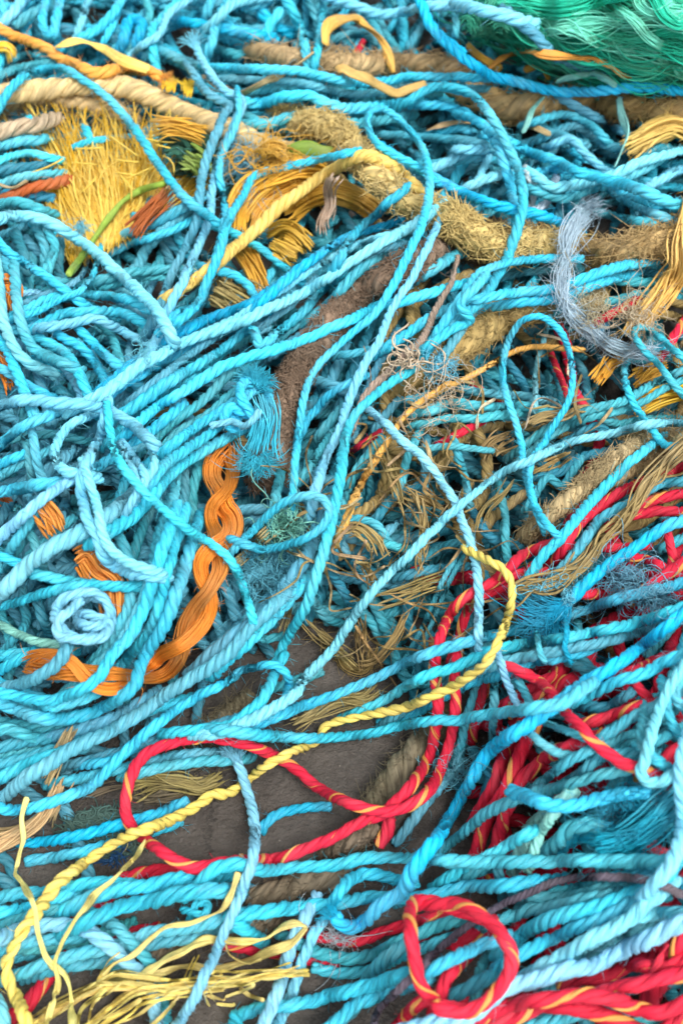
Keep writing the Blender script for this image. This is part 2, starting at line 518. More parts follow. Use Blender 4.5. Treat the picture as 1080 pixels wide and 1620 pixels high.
def make_rope(d, mb_stuff=None):
    c = trace(d['path']) if isinstance(d['path'], str) else d['path']
    kind = d['kind']
    R = d['R']
    c = extend(c)
    dives = []
    if kind in ('tw', 'ry', 'sh') and d['L'] >= 2 and d.get('dive', True):
        for end, key in ((0, 'fray_s'), (-1, 'fray_e')):
            x, y, _ = c[end]
            if d.get(key) or x < -20 or x > W + 20 or y < -20 or y > H + 20 or not clear_of_ground(c[end:end + 1 or None][:1], 0):
                continue
            v = c[end] - c[1 if end == 0 else -2]
            v = v / (math.hypot(v[0], v[1]) + 1e-6) * 2.6 * R
            v[2] = 0
            c = np.vstack([c[0] + v, c]) if end == 0 else np.vstack([c, c[-1] + v])
            dives.append(end)
    q = spline(c)
    p, lift = q[:, :2], q[:, 2]
    n = len(p)
    if kind in ('tw', 'ry'):
        R = R * float(np.interp(p[n // 2, 1], [200, 600, 1000, 1400], TWSCALE)) * (0.95 if kind == 'ry' else 1)
        for ax in (0, 1):
            p[:, ax] += wander(n, 1.1, 60)
    if kind == 'fl':
        for ax in (0, 1):
            p[:, ax] += wander(n, 1.3, 30)
    wf = d.get('wf', {'tw': 2.2, 'ry': 2.2, 'sh': 1.6, 'bu': 1.4, 'fl': 3.0}[kind])
    f = drape(p, R, squash=d.get('squash', 0.8), wfac=wf, lift=lift if np.any(lift) else None, selfcross=kind != 'bu')
    splat(p, R * (0.85 if kind in ('bu', 'fl') else 1), f)
    s_px = np.arange(n) * STEP
    for end in dives:                              # a free end goes down between the ropes below it
        e = s_px if end == 0 else s_px[::-1]
        f = f + np.clip(1 - e / (4.2 * R), 0, 1) ** 1.5 * 4.5 * R * PX * f
    P = place(p[:, 0], p[:, 1], f)
    px = float(np.mean(f)) * PX
    if 'taper' in d:
        a, b = d['taper']
        tp = np.interp(np.linspace(0, 1, n), [0, 0.5, 1], [a, 1, b])
    else:
        tp = np.ones(n)
    Rw = R * px * tp * (1 + wander(n, 0.05, 90))
    rgb = hsv_jit(PAL[d['col']], d.get('jit', 0.045))
    mat = d.get('mat', MATFOR[d['col']])
    mb = mb_stuff or Mesh()
    name = d.get('name', {'tw': 'twine', 'ry': 'red_rope', 'sh': 'shaggy_rope', 'bu': 'fibre_hank', 'fl': 'film_strip'}[kind])
    child = []
    plen = n * STEP
    if kind == 'tw':
        kw = dict(n=d.get('n', 3), pitch=d.get('pitch', rng.uniform(6.0, 7.6)), hand=d.get('hand', -1), deep=d.get('deep', 0.49), sr=d.get('sr', 0.55))
        if d.get('parts'):
            ph0 = rng.uniform(0, 6.28)
            for k in range(kw['n']):
                ms = Mesh()
                st = rng.bit_generator.state
                strands(ms, P, Rw, only=[k], ph0=ph0, **kw)
                if k < kw['n'] - 1:
                    rng.bit_generator.state = st
                child.append(('strand', ms, mat, rgb))
        else:
            strands(mb, P, Rw, **kw)
        hairs(ms if d.get('parts') else mb, P, Rw, int(plen * d.get('hair', 0.13)), length=d.get('hl', 16), thick=d.get('ht', 0.4), px=px)
    elif kind == 'ry':
        ph0 = rng.uniform(0, 6.28)
        pitch = rng.uniform(8.5, 10.5)
        for k in range(3):
            ms = Mesh()
            st = rng.bit_generator.state
            ph = strands(ms, P, Rw, n=3, pitch=pitch, hand=-1, deep=0.42, sr=0.60, only=[k], ph0=ph0)
            if k < 2:
                rng.bit_generator.state = st
            if k == 0:
                hairs(ms, P, Rw, int(plen * 0.05), length=11, thick=0.4, px=px)
            child.append(('red_strand', ms, mat, rgb))
        my = Mesh()
        T, N, B = frames(P)
        for off, rr in ((0.66, 0.26), (1.05, 0.22)):
            e = np.cos(ph + off)[:, None] * N + np.sin(ph + off)[:, None] * B
            sink = 0.70 + 0.15 * np.tanh(1.8 * wander(n, 1.2, 40))
            my.tubes((P + e * (Rw * sink)[:, None])[None], (Rw * rr)[None], k=7, ref=e[None], vscale=1 / Rw.mean())
        child.append(('yellow_yarn', my, 'yel', (228, 160, 84)))
    elif kind == 'sh':
        strands(mb, P, Rw, n=3, pitch=d.get('pitch', 5.0), hand=d.get('hand', -1), deep=0.46, sr=0.56)
        hairs(mb, P, Rw, int(plen * d.get('hair', 2.2) * 1.5), length=d.get('hl', 13) * 1.1, thick=d.get('ht', 0.9) * 0.85, curl=0.9, px=px, lie=0.85, patchy=True)
    elif kind == 'bu':
        if d['col'] in ('ol', 'gr') and d.get('count', 30) < 40:
            d['count'] = int(d.get('count', 30) * 0.5); d['loose'] = 0.6; d.setdefault('hair', 0.25); d['fr'] = d.get('fr', 1.5) * 0.95
        bundle(mb, p, f, R, d.get('count', 30), d.get('fr', 1.5), loose=d.get('loose', 0.3), splay=d.get('splay', (0, 0)), thin=tp, twist=d.get('twist', 0.0), flat=d.get('flat', 0.6))
        if d.get('hair', 0):
            hairs(mb, P, Rw * 0.8, int(plen * d['hair']), length=d.get('hl', 20), thick=0.45, curl=0.8, px=px)
    elif kind == 'fl':
        ang = wander(n, 1.1, 110) + wander(n, 0.35, 26) + d.get('ang', 0)
        Rw = Rw * (1 + wander(n, 0.16, 34))
        mb.tubes(P[None], Rw[None], k=8, flat=d.get('flat', 0.2), ang=ang[None], vscale=1 / Rw.mean())
        for side in (-0.45, 0.4):                  # the strip is pleated lengthwise
            T, N, B = frames(P)
            e = -np.sin(ang)[:, None] * N + np.cos(ang)[:, None] * B
            mb.tubes((P + e * (side * Rw * (1 + wander(n, 0.4, 50)))[:, None])[None], Rw[None] * 0.42, k=6, flat=0.55, ang=ang[None] + 0.4, vscale=1 / Rw.mean())
    if mb_stuff is not None:
        return None
    if kind == 'ry' or d.get('parts'):
        o = bpy.data.objects.new(name, None)
        COL.objects.link(o)
        o.location = P[0]
        o.empty_display_size = 0.01
        if mb.n:
            mb.build('stray_fibre', mat, rgb, parent=o)
    else:
        o = mb.build(name, mat, rgb)
    for nm, m2, mt, cl in child:
        m2.build(nm, mt, cl, parent=o)
    for which in ('s', 'e'):
        fr = d.get('fray_' + which)
        if not fr:
            continue
        fr = fr if isinstance(fr, dict) else {}
        i, j = (0, min(6, n - 1)) if which == 's' else (n - 1, max(0, n - 7))
        dv = p[i] - p[j]
        m2 = Mesh()
        tuft_fibres(m2, p[i] - dv * 0.25, dv, f[i], R * 0.9, fr.get('count', 45), fr.get('len', R * 2.4), spread=fr.get('spread', 0.6),
                    thick=fr.get('thick', 0.75), curl=fr.get('curl', 0.3), lift=fr.get('lift', 0.35))
        m2.build('frayed_end', mat, hsv_jit(PAL[fr.get('col', d['col'])], 0.03), parent=o)
    tag(o, d.get('label'), d.get('cat', {'tw': 'twine', 'ry': 'rope', 'sh': 'rope', 'bu': 'fibres', 'fl': 'film strip'}[kind]),
        d.get('group', {'tw': 'lengths of twine in the heap', 'ry': 'red ropes in the heap', 'sh': 'shaggy ropes in the heap',
                        'bu': 'loose fibre hanks in the heap', 'fl': 'flat film strips in the heap'}[kind]))
    d['f'] = f
    DONE.append((o, d, p))
    return o
# ------------------------------------------------------------------ the ropes, traced; L is the layer, low to high
# --- top of the picture, far side of the heap
t('cy',10,2,"A1 200,-30 180,90 200,140 230,150 240,80 262,-20")
t('lc',9,2,"A1 385,-20 350,80 325,175")
t('cy',10,3,"A1 530,-20 480,60 420,120 350,165")
t('cy',9,2,"A1 515,0 490,90 450,185")
t('te',9,2,"A1 615,-20 640,60 600,120 560,200")
t('cy',12,3,"A1 665,310 655,200 650,130 700,80 790,-20")
t('lc',9,3,"A1 550,245 620,190 680,150 720,60 790,10")
t('cy',10,2,"A1 905,-20 875,100 880,240")
t('lc',11,3,"A1 930,80 1000,20 1090,0")
t('az',12,2,"A1 800,90 900,110 1000,130 1100,150")
t('az',12,2,"A1 530,170 545,90 600,95 590,165")
t('cy',11,2,"A1 10,110 15,40 -20,-20")
t('lc',12,2,"A1 20,90 80,20 120,-20")
t('te',12,1,"A1 60,115 130,60 200,30")
t('dt',12,1,"A1 220,110 300,130 420,150 520,180")
t('te',11,1,"A1 480,200 600,240 720,250 830,290")
t('te',10,1,"A1 660,210 760,250 880,290 1000,300 1090,310")
t('cy',10,2,"A1 880,340 960,330 1080,330 A2 250,350")
t('te',11,1,"A1 900,200 1000,230 1090,220")
t('cy',11,2,"A1 980,-20 940,60 900,200")
t('te',9,1,"A1 20,260 120,230 240,250")
t('te',9,3,"A1 -20,340 80,290 170,270 250,262")
t('cy',11,3,"A2 290,-20 350,80 380,180 400,280 415,390",'slim cyan twine falling past the left end of the furry tan crossbar')
t('te',10,2,"A2 400,-20 440,100 440,180 425,280")
t('cy',9,3,"A2 470,-20 445,150 425,275")
t('cy',9,2,"A2 610,-20 540,60 480,130")
t('az',13,1,"A2 180,-20 220,80 280,120 340,140")
t('te',12,1,"A2 -20,60 60,110 160,130 260,110")
t('cy',12,1,"A2 200,210 240,100 300,40")
t('cy',10,1,"A2 60,-20 40,60 90,140 160,180")
t('te',11,1,"A2 20,20 100,30 190,20 260,-20")
t('lc',13,4,"A2 590,20 700,60 800,50 900,30 1000,20 1090,20 A3 100,20 200,40 300,65 370,85",'pale sky blue rope along the left edge of the green net')
t('gb',12,3,"A3 360,80 430,140 500,210 560,260 640,290 720,310",'greyish blue rope slipping under the azure rope below the green net')
t('te',12,1,"A2 690,60 720,140 760,200 790,240")
t('te',12,1,"A2 640,50 700,160 720,240")
t('te',10,1,"A2 820,220 880,120 930,60")
t('dt',10,1,"A2 480,180 560,150 640,150 700,190")
red(9,1,"A2 590,240 640,170",'short red rope tip showing below the tan film arch')
film('yg',9,4,"A2 470,195 478,130 530,85 600,80 660,120 720,190 750,260 765,315 ^0",'flat tan film strip standing up in a tall arch',flat=0.3)
shag('tn',16,2,"A2 250,235 330,250 450,262 560,268 680,275 800,275 900,280 1000,290 1085,300",'furry tan rope lying level below the tan film arch',hair=2.6)
shag('sd',21,2,"A3 170,395 260,430 340,455 460,450 560,430 700,440 820,450 920,470 1090,480",'furry dull tan rope running just under the azure rope',hair=2.4)
film('py',9,5,"A2 525,300 545,290 580,310 640,335 700,372 770,402 830,382 905,362",'bright straw yellow film strip with a kink, lying across blue ropes',flat=0.35)
film('tn',6,4,"A2 90,402 160,380 250,330 330,290 425,225",'narrow tan strip slanting under the slim cyan twine')
film('cr',5,3,"A2 -40,370 20,395 90,402 A1 860,320 930,380 1030,405 1090,390")
t('cy',10,4,"A2 0,285 130,290 250,295 350,300 480,330 600,352 720,350 830,330 950,325 1080,330 A3 100,330 225,335",'long cyan rope running level beneath the furry tan crossbar')
t('cy',12,4,"A2 100,430 200,440 300,412 400,410 480,440 560,460 700,452 820,440",)
t('te',11,3,"A2 110,480 200,530 290,510")
t('cy',11,3,"A2 340,525 420,480 520,470 620,500")
t('te',11,3,"A2 110,400 220,380 330,370 400,395")
t('te',10,3,"A2 310,545 420,545 520,500 640,490 740,500")
t('dt',11,2,"A2 20,330 120,340 240,350 360,340")
t('te',10,2,"A2 560,400 680,420 800,410 900,400")
t('cy',11,6,"A2 820,432 880,392 950,366 1030,376 1090,400 A3 60,368 130,375 190,412 240,470 290,545 330,625 370,705 392,800 392,900 B3 375,40 340,150 290,255 235,345 150,430 60,490 0,545 -60,590",'cyan rope arching high then plunging down beside the shaggy tan rope')
t('cy',11,5,"A2 900,450 980,455 1080,485 A3 100,480 180,505 250,555 290,625 325,720 350,840 372,960",'cyan rope curving down close inside the high arching cyan rope')
t('te',10,4,"A2 720,575 800,580 880,588 1000,598 1080,605 A3 100,600 200,612 290,645")
t('cy',10,3,"A2 930,570 1000,555 1090,545 A3 120,545 200,575")
t('lc',11,4,"A2 920,725 1000,685 1080,645 A3 100,640 170,640")
t('az',12,5,"A2 760,660 840,720 930,760 1000,800 1080,850 A3 80,795 170,840 260,870 350,895 450,915 580,965",'azure rope slanting down towards the lilac hank from the upright loop')
film('tn',6,3,"A3 -20,560 60,530 150,520 250,520 330,530 430,540 520,580",'pinkish tan strip crossing under the cyan arch')
t('cy',13,5,"A3 330,600 430,650 540,690 640,740 740,762 850,795 950,835 1090,890",'thick cyan rope slanting down to the right edge below the furry ropes')
t('lc',12,4,"A3 470,770 520,800 600,792 700,770 800,740 900,690 1010,660")
t('lc',11,4,"A3 925,805 1000,760 1090,715")
t('cy',11,4,"A3 740,770 850,830 950,870 1090,905")
t('te',11,3,"A3 780,820 900,890 1000,930 1090,965")
t('lc',10,3,"A3 520,620 600,592 660,650 740,720 790,745")
t('te',10,3,"A3 450,520 520,495 600,490 680,530 740,590")
t('gb',10,3,"A3 560,415 640,470 720,512 810,560")
t('lc',11,3,"A3 170,800 250,765 335,745")
t('cy',11,3,"A3 380,745 480,735 560,722 680,745")
t('wh',8,3,"A3 420,760 442,830 425,900")
t('pl',9,3,"A3 515,810 490,870 430,905")
t('te',11,2,"A3 380,620 450,600 520,570 600,600")
t('te',11,1,"A3 600,860 700,900 800,930 900,950 1000,960")
t('dt',11,1,"A3 520,560 620,540 740,620 860,640")
t('te',10,2,"A3 20,700 120,690 200,680 300,690")
t('lc',9,2,"A3 200,790 230,720 260,650")
t('te',11,2,"A3 860,800 900,700 960,640 1090,640")
t('az',12,7,"A2 880,20 920,110 980,180 1060,235 A3 60,165 140,240 200,280 260,322 350,347 450,372 550,392 650,392 750,387 850,378 950,375 1090,388",'thick azure blue rope sweeping under the green net to the right edge',hand=1)
t('te',8,3,"A3 100,40 110,130 95,210")
film('oy',7,3,"A3 255,285 320,232 400,220 490,235 600,245 680,250 760,272 830,320 880,345",'orange yellow strip arching below the green net')
film('oc',6,2,"A3 150,190 210,245 300,300")
film('oc',5,2,"A3 400,300 470,290 520,340")
film('mi',6,8,"A3 538,355 600,325 680,315 750,338 792,372",'mint film ribbon arched over the azure rope',flat=0.3)
film('mi',6,5,"A3 482,410 430,470 410,540 396,570",'mint film ribbon hanging below the azure rope, left of its twin')
film('mi',6,6,"A3 808,420 820,500 842,570 820,640 788,715",'mint film ribbon hanging below the azure rope near the yellow hank')
hank('py',17,4,"A3 825,650 900,600 970,560 1040,540 1100,560",'yellow frayed rope end at the right edge below the azure rope',count=55,fr=2.2,splay=(0.5,0),hair=0.6,cat='rope',name='frayed_rope')

# --- left: orange yellow rope, thick manila, tuft
t('oy',12,5,"A1 -20,105 60,150 130,175 200,205 250,242 330,285 400,315 480,300 560,300 640,305 690,335",'orange yellow rope untwisting along the top of the manila rope',fray_e=True,pitch=7)
film('ye',8,5,"A1 240,195 340,178 420,200 500,250 560,268 640,300",'loose yellow strand peeling from the orange yellow rope')
t('tn',24,4,"A1 -120,420 40,400 200,385 330,370 440,362 540,380 640,415 760,465 880,515 1000,560 A2 150,600 260,640 380,665 440,670",'thick tan manila rope lying across the heap at upper left',name='manila_rope',cat='rope',pitch=4.6,hair=0.5,hl=12,deep=0.46,sr=0.58,parts=True)
shag('tn',15,3,"A1 -60,450 40,440 160,420 260,425 400,450 480,480",'second manila rope tucked under the thick one at upper left',hair=0.8,name='manila_rope')
t('cr',18,3,"A1 -90,575 0,565 70,545 140,530",'pale cream rope stub at the left edge beside the yellow tuft',hair=0.3)
hank('yb',10,2,"A1 -20,200 40,210 60,270",count=20,fr=2.0)
t('cy',10.5,8,"A1 -40,520 -5,475 20,420 60,360 120,312 200,292 270,292 350,337 430,392 500,460 560,530 610,602 660,680 720,760 790,840 880,910",'cyan rope arching over the manila rope and down past the yellow tuft')
t('lc',11,6,"A1 835,200 860,255 910,330 960,385 1035,432 1000,530 960,615 922,725 905,840 900,920 B1 860,115 800,235 740,370 700,470 650,570 600,640",'light sky blue twine with a brushed tip, bent over the manila rope',fray_s=dict(count=70,len=30,spread=0.5,thick=0.9))
t('cy',9,7,"A1 1015,430 1020,480 990,580 945,680 940,760 955,850 960,930 B1 945,100 905,230 865,345 830,390 760,415 710,470",'slender cyan twine twisted beside the brushed sky blue twine')
t('cy',10,7,"A2 555,655 480,675 400,692 300,715 200,738 160,755 120,830 75,905 50,960 B1 968,41 940,130 915,205 880,290 850,375 790,430",'cyan twine running along the top of the ochre coil then down')
film('gs',6,6,"A1 720,770 690,785 590,818 510,870 470,920 B1 430,60 350,170 285,265",'green plant stem stuck through the yellow tuft',flat=0.8,name='plant_stem',cat='stem',group='plant bits in the heap')
t('te',11,2,"A1 -20,630 60,612 150,600 235,590")
t('cy',10,2,"A1 -20,690 50,662 130,652 215,672")
t('te',11,2,"A1 10,785 100,755 225,742")
t('bo',13,2,"A1 40,835 140,800 235,780",'rusty brown rope end at the left edge beside the yellow tuft')
film('tn',7,2,"A1 -20,785 60,800 130,775")
t('te',12,2,"A1 -20,875 80,862 175,892")
t('dt',12,1,"A1 -20,730 100,715 230,700")
t('dt',12,1,"A1 -20,840 100,830 240,850")
t('lc',14,7,"B1 -25,25 80,8 170,15 250,50 330,100 410,162 490,232 560,292 620,352 675,410 705,470",'thick light sky blue rope curving down under the yellow tuft',fray=True)
t('te',11,4,"B1 450,125 560,75 660,40 745,0 A1 860,850",'teal twine crossing the foot of the yellow tuft')
t('gb',12,3,"B1 580,225 640,125 700,60 760,10")
t('cy',11,5,"B1 -20,90 40,160 120,212 210,270 300,340 370,390 430,430",'cyan rope slanting down left of the dark hollow')
t('te',11,4,"B1 230,285 350,292 430,275 510,258 560,242 650,236 740,230 800,235",'teal rope lying level under the thick light blue curve')
t('cy',8,5,"B1 418,175 400,250 350,320 260,362 170,410 70,442",)
t('cy',10,5,"B1 920,240 1000,262 1060,310 B2 150,330 195,380",'cyan twine dipping from the ochre coil into the blue bundle')
t('cy',10,5,"B2 -20,50 60,70 150,120 220,160 280,210 330,250",'cyan twine slipping under the straw yellow rope by the ochre yarn')
hank('or',17,4,"B1 -10,285 45,290 62,320 50,370 90,440",'orange yarn curl at the left edge among blue ropes',count=22,fr=2.4)
hank('or',14,2,"B1 -10,600 15,640 30,700 45,775",'orange yarn sliver hanging at the left edge',count=16,fr=2.4)
t('pb',8,3,"B1 70,345 160,330 200,345 210,410")
t('cy',11,4,"B1 20,450 120,450 200,480 280,530 340,560 400,622 440,690 455,750")
t('cy',12,4,"B1 40,480 150,520 230,560 290,602 330,660 370,740 395,790")
t('cy',12,5,"B1 150,480 250,432 330,415 420,412 500,415 570,440 640,480 700,505",'cyan rope humped over the tangle left of the blue crossing')
t('lc',12,5,"B1 200,478 300,460 400,442 480,472 560,512 640,545 690,560")
t('te',12,3,"B1 425,460 480,520 505,590 535,670")
t('cy',12,3,"B1 350,500 420,570 480,622 550,690")
t('te',11,2,"B1 290,560 330,640 400,705")
t('lc',12,3,"B1 330,330 430,340 500,362 560,402 615,460")
t('lc',10,3,"B1 480,305 560,350 630,425")
t('lc',13,6,"B1 -5,300 8,420 40,520 80,592 140,642 220,672 255,700",'light blue rope dropping down the left edge then curling in',fray_e=dict(count=30,len=14))
t('cy',13,5,"B1 -25,510 30,580 60,650 90,720 115,790",'cyan rope slanting steeply at the left edge')
t('cy',12,4,"B1 -20,640 60,690 120,732 200,775")
t('te',12,2,"B1 155,50 190,130 188,235")
t('te',11,2,"B1 205,70 232,130 205,215")
t('te',12,2,"B1 15,190 40,240 65,295")
t('dt',12,1,"B1 60,60 100,160 120,260")
t('dt',12,1,"B1 270,90 260,160 250,240 280,290")
t('te',11,2,"B1 100,600 200,590 300,570 350,540")
t('cy',11,2,"B1 200,640 260,660 320,700 360,760")
t('lc',14,7,"B1 -30,832 50,802 130,792 210,800 290,810 370,816 440,832 500,858 565,895 600,930",'thick light blue rope bending over the left side like an elbow')

# --- the blue bundle slanting up to the right
t('az',12,5,"B1 440,740 520,672 600,612 680,552 760,502 850,462 950,430 1080,378 B2 230,330",'azure rope topping the slanting blue bundle')
t('lc',13,6,"B1 350,810 450,762 520,712 600,652 680,602 760,560 850,520 950,490 1080,440 B2 200,415 300,370 400,322 480,270 560,212 660,150 760,92 850,40 920,-10",'broad light blue rope leading the slanting bundle')
t('lc',9,5,"B2 -20,490 80,440 200,372 300,312 400,240 500,182 600,130 720,92 820,70",'thin light blue twine lying beside the azure rope in the slanting bundle')
t('az',11,5,"B2 190,380 290,290 350,240 450,170 540,110 610,80 700,60 A2 770,960 860,910",'azure twine along the upper edge of the slanting bundle')
t('cy',11,6,"B2 530,200 570,130 605,80 650,30 695,-5 A2 700,900 780,830",'cyan twine rising out of the slanting bundle to the shaggy tan rope')
t('cy',11,4,"B2 620,240 700,170 790,135 880,100")
t('cy',12,5,"B1 525,850 600,800 680,742 760,690 840,640 940,580 1080,490 B2 190,560 270,500 350,440 400,390 440,340 500,285")
t('te',12,4,"B2 150,640 260,540 350,480 440,420 520,350 600,260 660,210")
t('cy',13,6,"B1 565,910 660,830 760,770 860,710 960,650 1080,600 B2 200,590 280,560 380,530 480,490 560,460 640,420 700,390 760,380 850,350 960,320 1090,285",'cyan rope running the whole slanting bundle and past the furry brown rope')
t('cy',11,5,"B1 510,990 600,900 700,830 820,750 920,680 1040,600")
t('cy',13,6,"B1 600,1090 680,1030 760,965 850,900 960,830 1060,770",'cyan rope leading up to the brushed cyan knot')
t('te',12,4,"B1 630,990 720,900 800,840 870,790 B2 40,700 140,620")
t('te',12,4,"B1 660,1100 760,1030 850,980 940,930 1040,890")
t('dt',12,3,"B1 480,1010 600,960 720,890 800,800")
t('te',10,3,"B2 430,450 500,382 560,322 620,262 680,222 750,185")
t('te',9,3,"B2 -10,600 80,570 200,500 300,440")
t('cy',10.5,8,"A2 905,745 850,702 790,672 720,632 670,580 650,520 665,480 710,468 770,500 835,560 880,620 908,715 913,820 890,930 860,1000 B2 870,80 830,160 790,240 750,320 720,372 680,430 620,480 560,532 490,592 440,642 400,702 378,765 366,830 360,920 350,1000 C2 360,0 345,150 335,300",'cyan twine looping up at the top then winding down the middle',taper=(1.0,0.75))
t('lc',11,7,"B2 940,70 885,180 835,280 785,350 745,430 720,500 690,565 650,625 618,690 580,762 550,842 520,932 490,1022 C2 480,90 450,200 420,310",'light blue rope running beside the winding cyan twine')
t('gb',11,5,"B2 700,520 650,600 600,700 560,790 530,880 500,960")
t('cy',12,8,"B2 800,685 740,727 660,790 600,850 560,930 545,1010 C2 535,180 515,300 490,420 450,560 420,660 380,770 320,870 280,950 255,1010 D2 300,90 260,150 230,225 190,290 130,350 60,395 -20,410 D1 860,412 760,425",'bright cyan rope running from the frayed stalk down to the bare ground')
t('cy',10,5,"B2 600,705 500,752 440,812 400,862 375,920")
t('te',11,4,"B2 510,860 455,930 410,1000 370,1090")
t('te',10,4,"B2 480,960 430,1040 400,1090")
shag('br',24,3.5,"A2 1060,1060 B2 1000,125 900,175 800,232 700,292 620,342 540,420 480,490 420,562 370,642 325,722 300,800 275,880 255,970",'furry dark brown rope slanting down through the middle of the heap',hair=9.0,hl=9,ht=1.5,taper=(0.8,1.1),wf=1.0)
shag('sd',26,3,"B3 -60,690 60,605 150,545 250,482 350,422 450,385 545,375",'thick fibrous tan rope behind the tall standing loop',name='manila_rope',cat='rope',hair=3.0,hl=12,ht=1.3,pitch=7,taper=(0.8,0.9))
t('pk',8,7,"B3 112,225 95,290 60,350 20,410 B2 900,500 862,555",'stiff pinkish grey stalk poking up by the furry brown rope',taper=(0.8,1.2),hair=0.1)
t('pk',10,7,"B2 800,610 740,670 680,725 630,785 600,880",'pinkish grey rope end below the tan hair knot',taper=(0.9,0.5),hair=0.1)
t('cy',12,6,"B2 740,560 830,500 920,440 1000,400 1090,355 B3 200,360 300,338 420,326 540,310 650,272 750,240 910,205",'cyan rope passing behind the pale lilac hank to the right')
t('cy',11,6,"B2 915,560 970,480 1010,420 1065,345 B3 200,260 300,212 450,192 570,188",'cyan rope climbing behind the arching rope above the fibrous tan rope')
t('cy',11,7,"B2 935,545 1010,490 1090,445 B3 130,385 190,310",)
t('te',12,4,"B3 -20,352 100,312 200,252 300,220")
t('te',11,4,"B3 590,380 680,302 780,282 960,292")
t('te',12,4,"B3 -20,252 80,190 160,150",'teal rope end sticking out under the shaggy tan rope')
t('te',10,3,"B2 520,600 600,590 680,570 740,560")
t('gb',10,3,"B3 780,420 740,470 700,520")
t('te',11,2,"B3 560,420 680,400 800,360 940,330")
shag('st',21,5.2,"A2 410,530 470,538 530,565 565,605 610,655 670,722 740,800 830,862 930,902 1000,942 1080,982 A3 80,930 160,985 250,1035 320,1070 B3 400,130 470,130",'shaggy tan rope snaking down from the upper middle',hair=4.5,hl=12,ht=1.8)
shag('sd',20,4,"B3 380,110 480,112 560,125 650,140 750,160 850,140 950,118 1100,130",'dull shaggy rope running behind the pale lilac hank',hair=4.0,hl=16,ht=1.2)
t('py',14,5.5,"B1 770,318 850,262 B2 -20,230 60,165 A2 120,1035 200,962 270,892 350,832 430,772 510,722 580,682 650,665 720,690 780,722 850,790",'straw yellow twisted rope with pinkish stains leading over the ochre coil',hand=-1,pitch=5.5,hair=0.05,parts=True)
# ochre coil
hank('oc',20,4,"A2 80,1000 95,910 150,810 260,740 380,700 490,715",'ochre yarn hank forming the outer rim of the coil',count=60,fr=2.6,loose=0.15)
hank('oc',17,4,"A2 290,915 400,840 500,815 600,845 690,900 720,930",'ochre yarn hank forming the inner rim of the coil',count=50,fr=2.6,loose=0.15)
hank('oc',16,3,"A2 150,1000 180,900 260,820 380,770 500,760",count=40,fr=2.6)
hank('oc',16,3,"A2 225,1030 300,985 385,1055 B2 400,165",'ochre yarn ends spilling inside the coil',count=40,fr=2.6,splay=(0.3,0.2))
hank('oc',15,3,"B2 235,115 300,150 360,185",count=30,fr=2.6)
hank('oc',17,3,"B2 95,130 160,230 210,340",'ochre yarn hank under the straw yellow rope',count=36,fr=2.6)
hank('ol',16,3,"B2 30,280 100,320 160,360 200,420",count=34,fr=2.4)
hank('ol',15,2,"B2 -40,180 30,260 20,350",count=30,fr=2.4)
hank('cr',11,6,"A2 520,740 488,800 490,880 465,950 470,1010",'pale fibrous strip hanging into the ochre coil',count=26,fr=1.6,splay=(0.2,0.5))
hank('oc',13,5,"A2 150,700 250,640 300,660",count=30,fr=2.0,splay=(0.6,0))
film('gs',11,4,"A2 310,650 400,632 450,650 510,655",'green strap lying on the tip of the manila rope',name='strap',cat='strap',flat=0.4)
# --- right middle
t('cy',8.5,8,"C3 470,390 440,310 410,210 388,100 B3 382,960 355,860 322,760 308,660 320,580 350,510 395,458 460,436 520,460 572,520 600,600 612,680 600,770 570,842 530,902 490,972 C3 435,130 425,220 440,300 480,380 525,430",'cyan twine standing up in a tall narrow loop right of centre')
t('lc',10.5,9,"B3 1095,885 1000,890 900,906 800,930 700,946 600,972 500,1012 420,1052 330,1092 C3 240,232 160,292 100,342 40,400 -20,460 C2 830,540 740,622 680,692 610,782 560,852 500,942 430,1012 370,1080 D2 360,240 290,300 200,352 120,392 30,432 -30,440",'long light blue rope slanting from the right edge to the bare ground',taper=(0.9,1.3))
t('cy',9,8,"B3 1060,985 1010,985 960,930 910,862 862,790 832,710 834,640 880,602 940,590 1000,560 1090,600",)
t('cy',9,9,"B3 1095,785 1030,712 980,652 920,592 880,532 878,490 915,478 980,522 1040,582 1095,625",'cyan twine bent into a small hook at the right edge')
t('te',10,4,"B3 370,1010 470,925 590,862 700,822 830,790 950,722 1090,655")
t('te',12,4,"B3 -20,842 100,812 200,812 300,822 400,822 475,835")
t('te',11,4,"B3 -20,892 80,870 200,872 330,852")
t('te',9,4,"B3 -20,1000 80,985 210,1000",)
t('pb',6.5,5,"B3 500,470 482,550 460,640 445,805",'pale blue twine upright inside the tall standing loop')
t('yg',8,6,"B3 600,570 540,566 470,561 390,572 320,602 240,652 150,702 60,742 0,782 B2 1000,722 920,772 850,822 800,872 760,932 720,992 680,1062 C2 690,122 640,202 590,302 560,382 525,450",'golden twine curving down from the standing loop to the fibre tangle',pitch=3.6,hair=0.05,taper=(0.95,1.2))
hank('ol',13,4,"B3 380,900 480,852 560,842 620,802 700,790",count=26,fr=2.0)
hank('ol',12,3,"B3 225,1060 260,982 350,930",count=24,fr=2.2)
hank('oc',13,3,"B3 700,720 760,640 810,590",count=24,fr=2.2)
hank('oc',16,3,"B3 860,730 950,665 1020,650",'ochre hank glimpsed through the small hook at right',count=26,fr=2.2)
hank('yb',20,3,"B3 860,840 970,782 1090,750",'golden yellow yarn lump at right above the long light blue rope',count=40,fr=2.6)
hank('py',18,6,"A3 1100,960 B3 1075,130 1062,230 1010,302 950,372 900,442 845,530",'straw yellow frayed braid hanging at the right edge',count=60,fr=2.4,hair=0.7,loose=0.3,twist=0.12)
